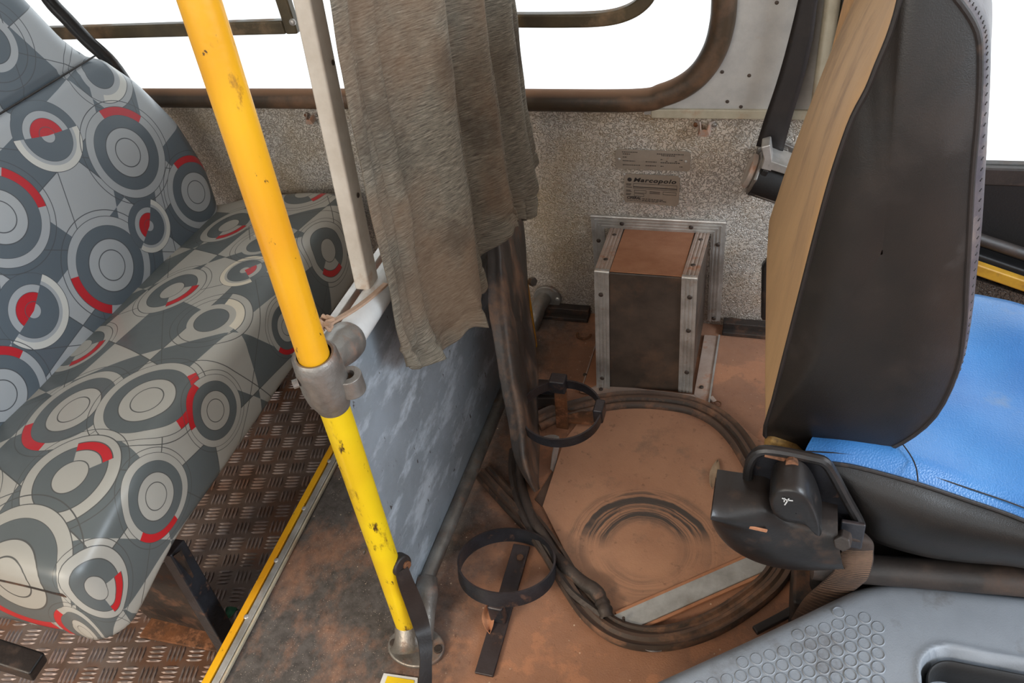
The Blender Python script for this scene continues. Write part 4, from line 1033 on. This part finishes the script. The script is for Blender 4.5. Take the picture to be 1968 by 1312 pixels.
MB().grid(seg(12*3, 26*3)).build('front_bolster', 'leather_bolster', DS, angle=180, label='worn greyish edge of the backrest front')
MB().grid(seg(26*3, N-4)).build('lower_edge', 'leather', DS, angle=180)
# stitches along the front bolster
stt = MB()
for k in range(13*3*2, 26*3*2):
    p = lerp(lay[1][(k//2) % N], lay[1][(k//2+1) % N], (k % 2)/2); q = lerp(lay[2][(k//2) % N], lay[2][(k//2+1) % N], (k % 2)/2)
    stt.bar(p, lerp(p, q, .35), .0009, .0012, (0, -1, 0))
stt.build('stitching', 'strap', DS, kind='stuff', smooth=False)
MB().prism([P(*q, y=.592) for q in ((1468, 852), (1480, 845), (1530, 862), (1552, 884), (1500, 880), (1468, 868))], (0, .05, 0)).build('exposed_foam', 'foam', DS, bevel=.006, label='yellow foam showing at the bottom corner of the backrest')
# seat cushion: blue top
near = [(1540, 885), (1600, 890), (1650, 898), (1750, 925), (1850, 958), (1968, 1000), (2120, 1070)]
nz = [.392, .392, .388, .376, .362, .350, .34]
far = [(1700, 600), (1800, 570), (1862, 563), (1915, 572), (1968, 585), (2060, 612), (2200, 660)]
A_ = [P(x, y, z=z) for (x, y), z in zip(near, nz)]
fz = [.37]*7; B_ = [P(x, y, z=z) for (x, y), z in zip(far, fz)]
As, Bs = spline(A_, 6), spline(B_, 6); rows = []
for i, (a, b) in enumerate(zip(As, Bs)):
    row = []
    for k in range(25):
        t = k/24; p = lerp(a, b, t)
        p.z += .016*math.sin(H*t)**.5-.016*math.exp(-((t-.5)/.25)**2)+noise.noise(Vector((p.x*6, p.y*13, 0)))*.013+noise.noise(Vector((p.x*22, p.y*9, 4)))*.002
        if k == 0: p.z = a.z
        row.append(p)
    row.append(b+Vector((0, .012, -.02))); row.append(b+Vector((0, .014, -.1)))
    rows.append(row)
MB().grid(rows).build('cushion_top', 'blue', DS, angle=180, label='blue vinyl top of the seat cushion')
MB().tube([p+Vector((0, -.001, .001)) for p in As], .0022, 8).build('piping', 'strap', DS)
MB().tube([lerp(a, b, .028)+Vector((0, 0, .007)) for a, b in zip(As, Bs)], .0008, 6).build('seam', 'strap', DS)
q0, q1 = P(1732, 860, z=.392), P(1762, 932, z=.383)
MB().tube([lerp(q0, q1, k/8)+Vector((.004*math.sin(k*.4), 0, .006)) for k in range(9)], .0007, 6).build('seam', 'strap', DS)
bo = [(1570, 960), (1630, 1000), (1680, 1040), (1770, 1068), (1850, 1080), (1968, 1092), (2120, 1130)]
Bo = spline([P(x, y, z=.262) for x, y in bo], 6); rows = []
for a, b in zip(As, Bo):
    row = []
    for k in range(13):
        t = k/12; p = lerp(a, b, t); row.append(p+Vector((0, -.022*math.sin(H*t)**.8, .018*math.sin(H*t)**.8)))
    row.append(b+Vector((.0, .05, -.01))); rows.append(row)
MB().grid(rows).build('cushion_skirt', 'skirt', DS, angle=180, label='worn black side skirt of the cushion')
# rail under the cushion
ra, rb = P(1560, 1085, z=.215), P(2120, 1128, z=.215)
MB().tube([ra, rb], .017, 14).build('side_rail', 'rail_black', DS)
MB().box((.10, .62, .06), (.42, .86, .26)).build('suspension_base', 'black_void', DS, bevel=.01)
MB().box((.08, .60, .001), (.44, .88, .07)).build('floor_mount', 'dirty_black_sheet', DS, bevel=.004)
# recliner plate: pressed sheet with a raised rim
YB = .545
rim = [(1437, 960), (1437, 920), (1443, 885), (1462, 866), (1500, 868), (1560, 880), (1585, 888), (1602, 912), (1625, 955), (1650, 1000), (1652, 1012), (1640, 1020), (1610, 1030), (1560, 1050), (1480, 1040), (1440, 1000)]
rp_ = [P(x, y, y=YB) for x, y in rim]
RC = MB().prism([p+Vector((0, .004, 0)) for p in rp_], (0, .004, 0)).build('recliner_plate', 'black_iron', DS, bevel=.001)
rr_ = spline(rp_, 3, closed=True)
MB().tube(rr_, .0055, 10, closed=True).build('rim', 'plastic_black', RC)
q = P(1522, 886, y=YB-.006); MB().disc(q, (0, -1, .3), .006, .006, 10).build('bolt', 'rust_iron', RC)
MB().bar(P(1470, 872, y=YB-.004), P(1520, 884, y=YB-.004), .006, .002, (0, -.6, 1)).build('rust_patch', 'rust_iron', RC)
# comma-shaped recliner cap
cap = [(1479, 972), (1479, 955), (1489, 942), (1508, 936), (1532, 938), (1552, 952), (1567, 978), (1577, 1008), (1579, 1030), (1570, 1026), (1558, 1010), (1535, 1003), (1508, 1000), (1488, 988)]
cp = spline([P(x, y, y=.505) for x, y in cap], 4, closed=True); cc_ = sum(cp, Vector())/len(cp)
rws = [[p+Vector((0, .035, 0)) for p in cp], [p+Vector((0, .004, 0)) for p in cp], [lerp(p, cc_, .05)+Vector((0, -.001, 0)) for p in cp], [lerp(p, cc_, .14)+Vector((0, -.003, 0)) for p in cp], [lerp(p, cc_, .6)+Vector((0, -.003, 0)) for p in cp], [lerp(p, cc_, .98)+Vector((0, -.003, 0)) for p in cp]]
CP = MB().grid(rws, True).build('recliner_cap', 'plastic_black', DS, angle=60)
mk = MB()
for s_ in (((1503, 957), (1513, 961)), ((1513, 961), (1524, 962)), ((1508, 957), (1507, 964)), ((1516, 958), (1508, 970))):
    mk.bar(P(*s_[0], y=.5005), P(*s_[1], y=.5005), .0011, .0006, (0, -1, 0))
mk.build('arrow_mark', 'white_rail', CP, smooth=False)
# curved plastic shield
up_ = [(1372, 952), (1385, 954), (1410, 958), (1440, 962), (1470, 968), (1495, 985), (1520, 1000), (1560, 1010), (1610, 1022)]
dn_ = [(1366, 985), (1371, 1008), (1385, 1032), (1404, 1052), (1432, 1070), (1465, 1083), (1510, 1092), (1570, 1094), (1625, 1090)]
U = spline([P(x, y, y=.515) for x, y in up_], 5); L_ = spline([P(x, y, y=.525) for x, y in dn_], 5); rows = []
for i, (a, b) in enumerate(zip(U, L_)):
    f = i/len(U); row = [a+Vector((0, .035, 0)), a+Vector((0, .014, .001))]
    for k in range(17):
        t = k/16; p = lerp(a, b, t)
        bulge = .017*math.exp(-((t-.18)/.16)**2)*max(0, 1-f*1.5)+.014*math.sin(H*t)**.7
        row.append(p+Vector((0, -bulge, 0)))
    row += [b+Vector((0, .02, -.002)), b+Vector((0, .05, 0))]
    rows.append(row)
rows.insert(0, [lerp(p, sum(rows[0], Vector())/len(rows[0]), .4)+Vector((0, .012, 0)) for p in rows[0]])
SH = MB().grid(rows).build('plastic_shield', 'plastic_black', DS, angle=180, label='curved black plastic shield below the recliner cap')
q = P(1457, 1016, y=.502); MB().bar(q-Vector((.009, 0, -.001)), q+Vector((.009, 0, -.001)), .005, .002, (0, -1, 0)).build('slot', 'tan_dust', SH, bevel=.001)
# buckle bolt and belt stub
MB().disc(P(1622, 1030, y=.520), (-.2, -1, .5), .009, .018, 6).build('buckle_bolt', 'rail_black', DS, bevel=.002)
MB().bar(P(1612, 1022, y=.53), P(1660, 1030, y=.53), .03, .006, (0, -1, .4)).build('buckle_plate', 'black_iron', DS, bevel=.002)
SW = thing('lap_belt', 'ribbed brown lap belt webbing looped down beside the blue cushion', 'seat belt', P(1620, 1100, z=.2))
Lp = [(1612, 1042), (1628, 1038), (1614, 1062), (1606, 1080), (1600, 1098), (1578, 1120), (1545, 1150), (1520, 1190)]
Rp = [(1648, 1014), (1676, 1040), (1678, 1062), (1677, 1080), (1668, 1110), (1648, 1128), (1600, 1170), (1580, 1210)]
dz = [.325, .322, .300, .285, .262, .20, .12, .05]
Lq = spline([P(*q, z=z) for q, z in zip(Lp, dz)], 8); Rq = spline([P(*q, z=z) for q, z in zip(Rp, dz)], 8)
MB().grid([[lerp(a, b, k/6)+Vector((0, -.004*math.sin(H*k/6), .004*math.sin(H*k/6))) for k in range(7)] for a, b in zip(Lq, Rq)]).build('webbing', 'lap', SW, solid=.002, angle=180)
rb_ = MB(); c3 = 0
for i in range(14, len(Lq)-4):
    for s_ in (0,):
        a = lerp(Lq[i], Lq[i+1], s_); b = lerp(Rq[i], Rq[i+1], s_); n_ = Vector((0, -.0035, .0035))
        rb_.tube([lerp(a, b, .03)+n_*.4, lerp(a, b, .25)+n_*1.05, lerp(a, b, .5)+n_*1.45, lerp(a, b, .75)+n_*1.05, lerp(a, b, .97)+n_*.4], .0009, 5)
rb_.build('ribs', 'lap_rib', SW, kind='stuff')
# dark bracket behind the seat on the wall side
MB().prism([P(*q, y=1.15) for q in ((1462, 590), (1463, 515), (1475, 500), (1520, 500), (1520, 620), (1462, 618))], (0, .02, 0)).build('side_guard', 'plastic_black', DS, bevel=.006)

# black lever on the floor beside the grey cover
MB().sweep([P(1450, 1212, z=.012), P(1500, 1186, z=.014), P(1528, 1170, z=.018)], [(-.006, -.004), (.006, -.004), (.006, .004), (-.006, .004)], up=(0, 0, 1)).build('floor_lever', 'plastic_black', None, 'short black lever on the dusty floor beside the grey moulded cover', 'lever', bevel=.002)

# ------------------------------------------------------------------ grey moulded cover, lower right
GC = thing('moulded_cover', 'grey moulded plastic cover with dimpled grip patch in the lower right corner', 'cover', (.25, .35, 0))
ZC = .20
ol = [(1060, 1400), (1150, 1350), (1230, 1312), (1340, 1262), (1420, 1226), (1480, 1198), (1560, 1160), (1610, 1136), (1650, 1119), (1700, 1109), (1770, 1109), (1850, 1119), (1968, 1132), (2120, 1150), (2400, 1190)]
O = spline([P(x, y, z=ZC) for x, y in ol], 14); rows = []
rc = P(1766, 1234, z=ZC)      # top left corner of the recess
def recess(p):
    rx, ry, rad = rc.x, rc.y, .035
    dx_, dy_ = (rx+rad)-p.x, p.y-(ry-rad)
    d = (math.hypot(max(dx_, 0), max(dy_, 0))-rad) if (dx_ > 0 and dy_ > 0) else max(dx_-rad, dy_-rad)
    t = max(0, min(1, (-d)/.008+.15)); t = t*t*(3-2*t)
    lip = .0025*math.exp(-((d-.002)/.005)**2)
    return -.055*t+lip
rec = []
for i, p in enumerate(O):
    f = i/(len(O)-1); base = Vector((lerp(-.30, .60, f), .02, ZC)); row = []
    nrm = Vector((0, 1, 0)); a_, b_ = O[max(0, i-1)], O[min(len(O)-1, i+1)]; tg = (b_-a_).normalized(); nrm = Vector((-tg.y, tg.x, 0))
    if nrm.y < 0: nrm = -nrm
    row.append(Vector((p.x, p.y, .001))+nrm*.004); row.append(Vector((p.x, p.y, ZC-.05)))
    R3 = .022
    for a in range(0, 7):
        th = a/6*H/2; row.append(p-nrm*R3+nrm*(R3*math.cos(th))+Vector((0, 0, -R3+R3*math.sin(th))))
    st_ = p-nrm*R3
    for k in range(1, 150):
        q = lerp(st_, base, (k/149)); 
        dome = -.004*(k/149)
        q.z = ZC+dome+recess(q)+.003*math.sin(min(1, k/14)*H)*0
        row.append(q)
    rows.append(row)
MB().grid(rows).build('cover_shell', 'cover', GC, angle=180)
# dark dirty floor of the recess
MB().prism([Vector((rc.x+.010, rc.y-.011, ZC-.060)), Vector((rc.x+.3, rc.y-.011, ZC-.060)), Vector((rc.x+.3, .05, ZC-.060)), Vector((rc.x+.010, .05, ZC-.060))], (0, 0, .0035)).build('recess_floor', 'pocket', GC, smooth=False)
# black band around the recess, just inside its rounded walls
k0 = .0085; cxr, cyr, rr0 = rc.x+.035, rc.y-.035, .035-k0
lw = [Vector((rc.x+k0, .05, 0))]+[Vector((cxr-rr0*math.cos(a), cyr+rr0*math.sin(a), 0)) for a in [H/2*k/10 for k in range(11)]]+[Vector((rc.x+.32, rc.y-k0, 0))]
MB().grid([[p+Vector((0, 0, ZC+z)) for p in lw] for z in (-.011, -.03, -.062)]).build('recess_dark_band', 'black_void', GC, solid=.002, solid_off=0)
# dimples
poly = [P(*q, z=ZC) for q in ((1290, 1345), (1400, 1285), (1480, 1243), (1560, 1203), (1612, 1176), (1645, 1168), (1672, 1180), (1692, 1210), (1700, 1250), (1700, 1345))]
def inside(p):
    c = False; n = len(poly)
    for i in range(n):
        a, b = poly[i], poly[i-1]
        if (a.y > p.y) != (b.y > p.y) and p.x < (b.x-a.x)*(p.y-a.y)/(b.y-a.y)+a.x: c = not c
    return c
pit = (P(1600, 1250, z=ZC)-P(1629, 1250, z=ZC)).length
dm = MB(); n = 18
for i in range(-40, 40):
    for j in range(-40, 40):
        g = math.radians(28)
        x0, y0 = (i+.5*(j % 2))*pit, j*pit*.87
        c = Vector((poly[4].x+x0*math.cos(g)-y0*math.sin(g), poly[4].y+x0*math.sin(g)+y0*math.cos(g), ZC-.002))
        if not inside(c): continue
        r = pit*.43; rr = []
        for (q, z) in ((r*1.12, -.0012), (r*1.04, .0022), (r*.92, .0026), (r*.80, -.0006)):
            rr.append([c+Vector((q*math.cos(2*H*k/n), q*math.sin(2*H*k/n), z)) for k in range(n)])
        dm.grid(rr, True)
dm.build('dimple_rims', 'cover', GC, kind='stuff', angle=60)
bd = spline(poly[:-1], 4); MB().tube([p+Vector((0, 0, -.002)) for p in bd], .0016, 6).build('patch_border', 'cover', GC)
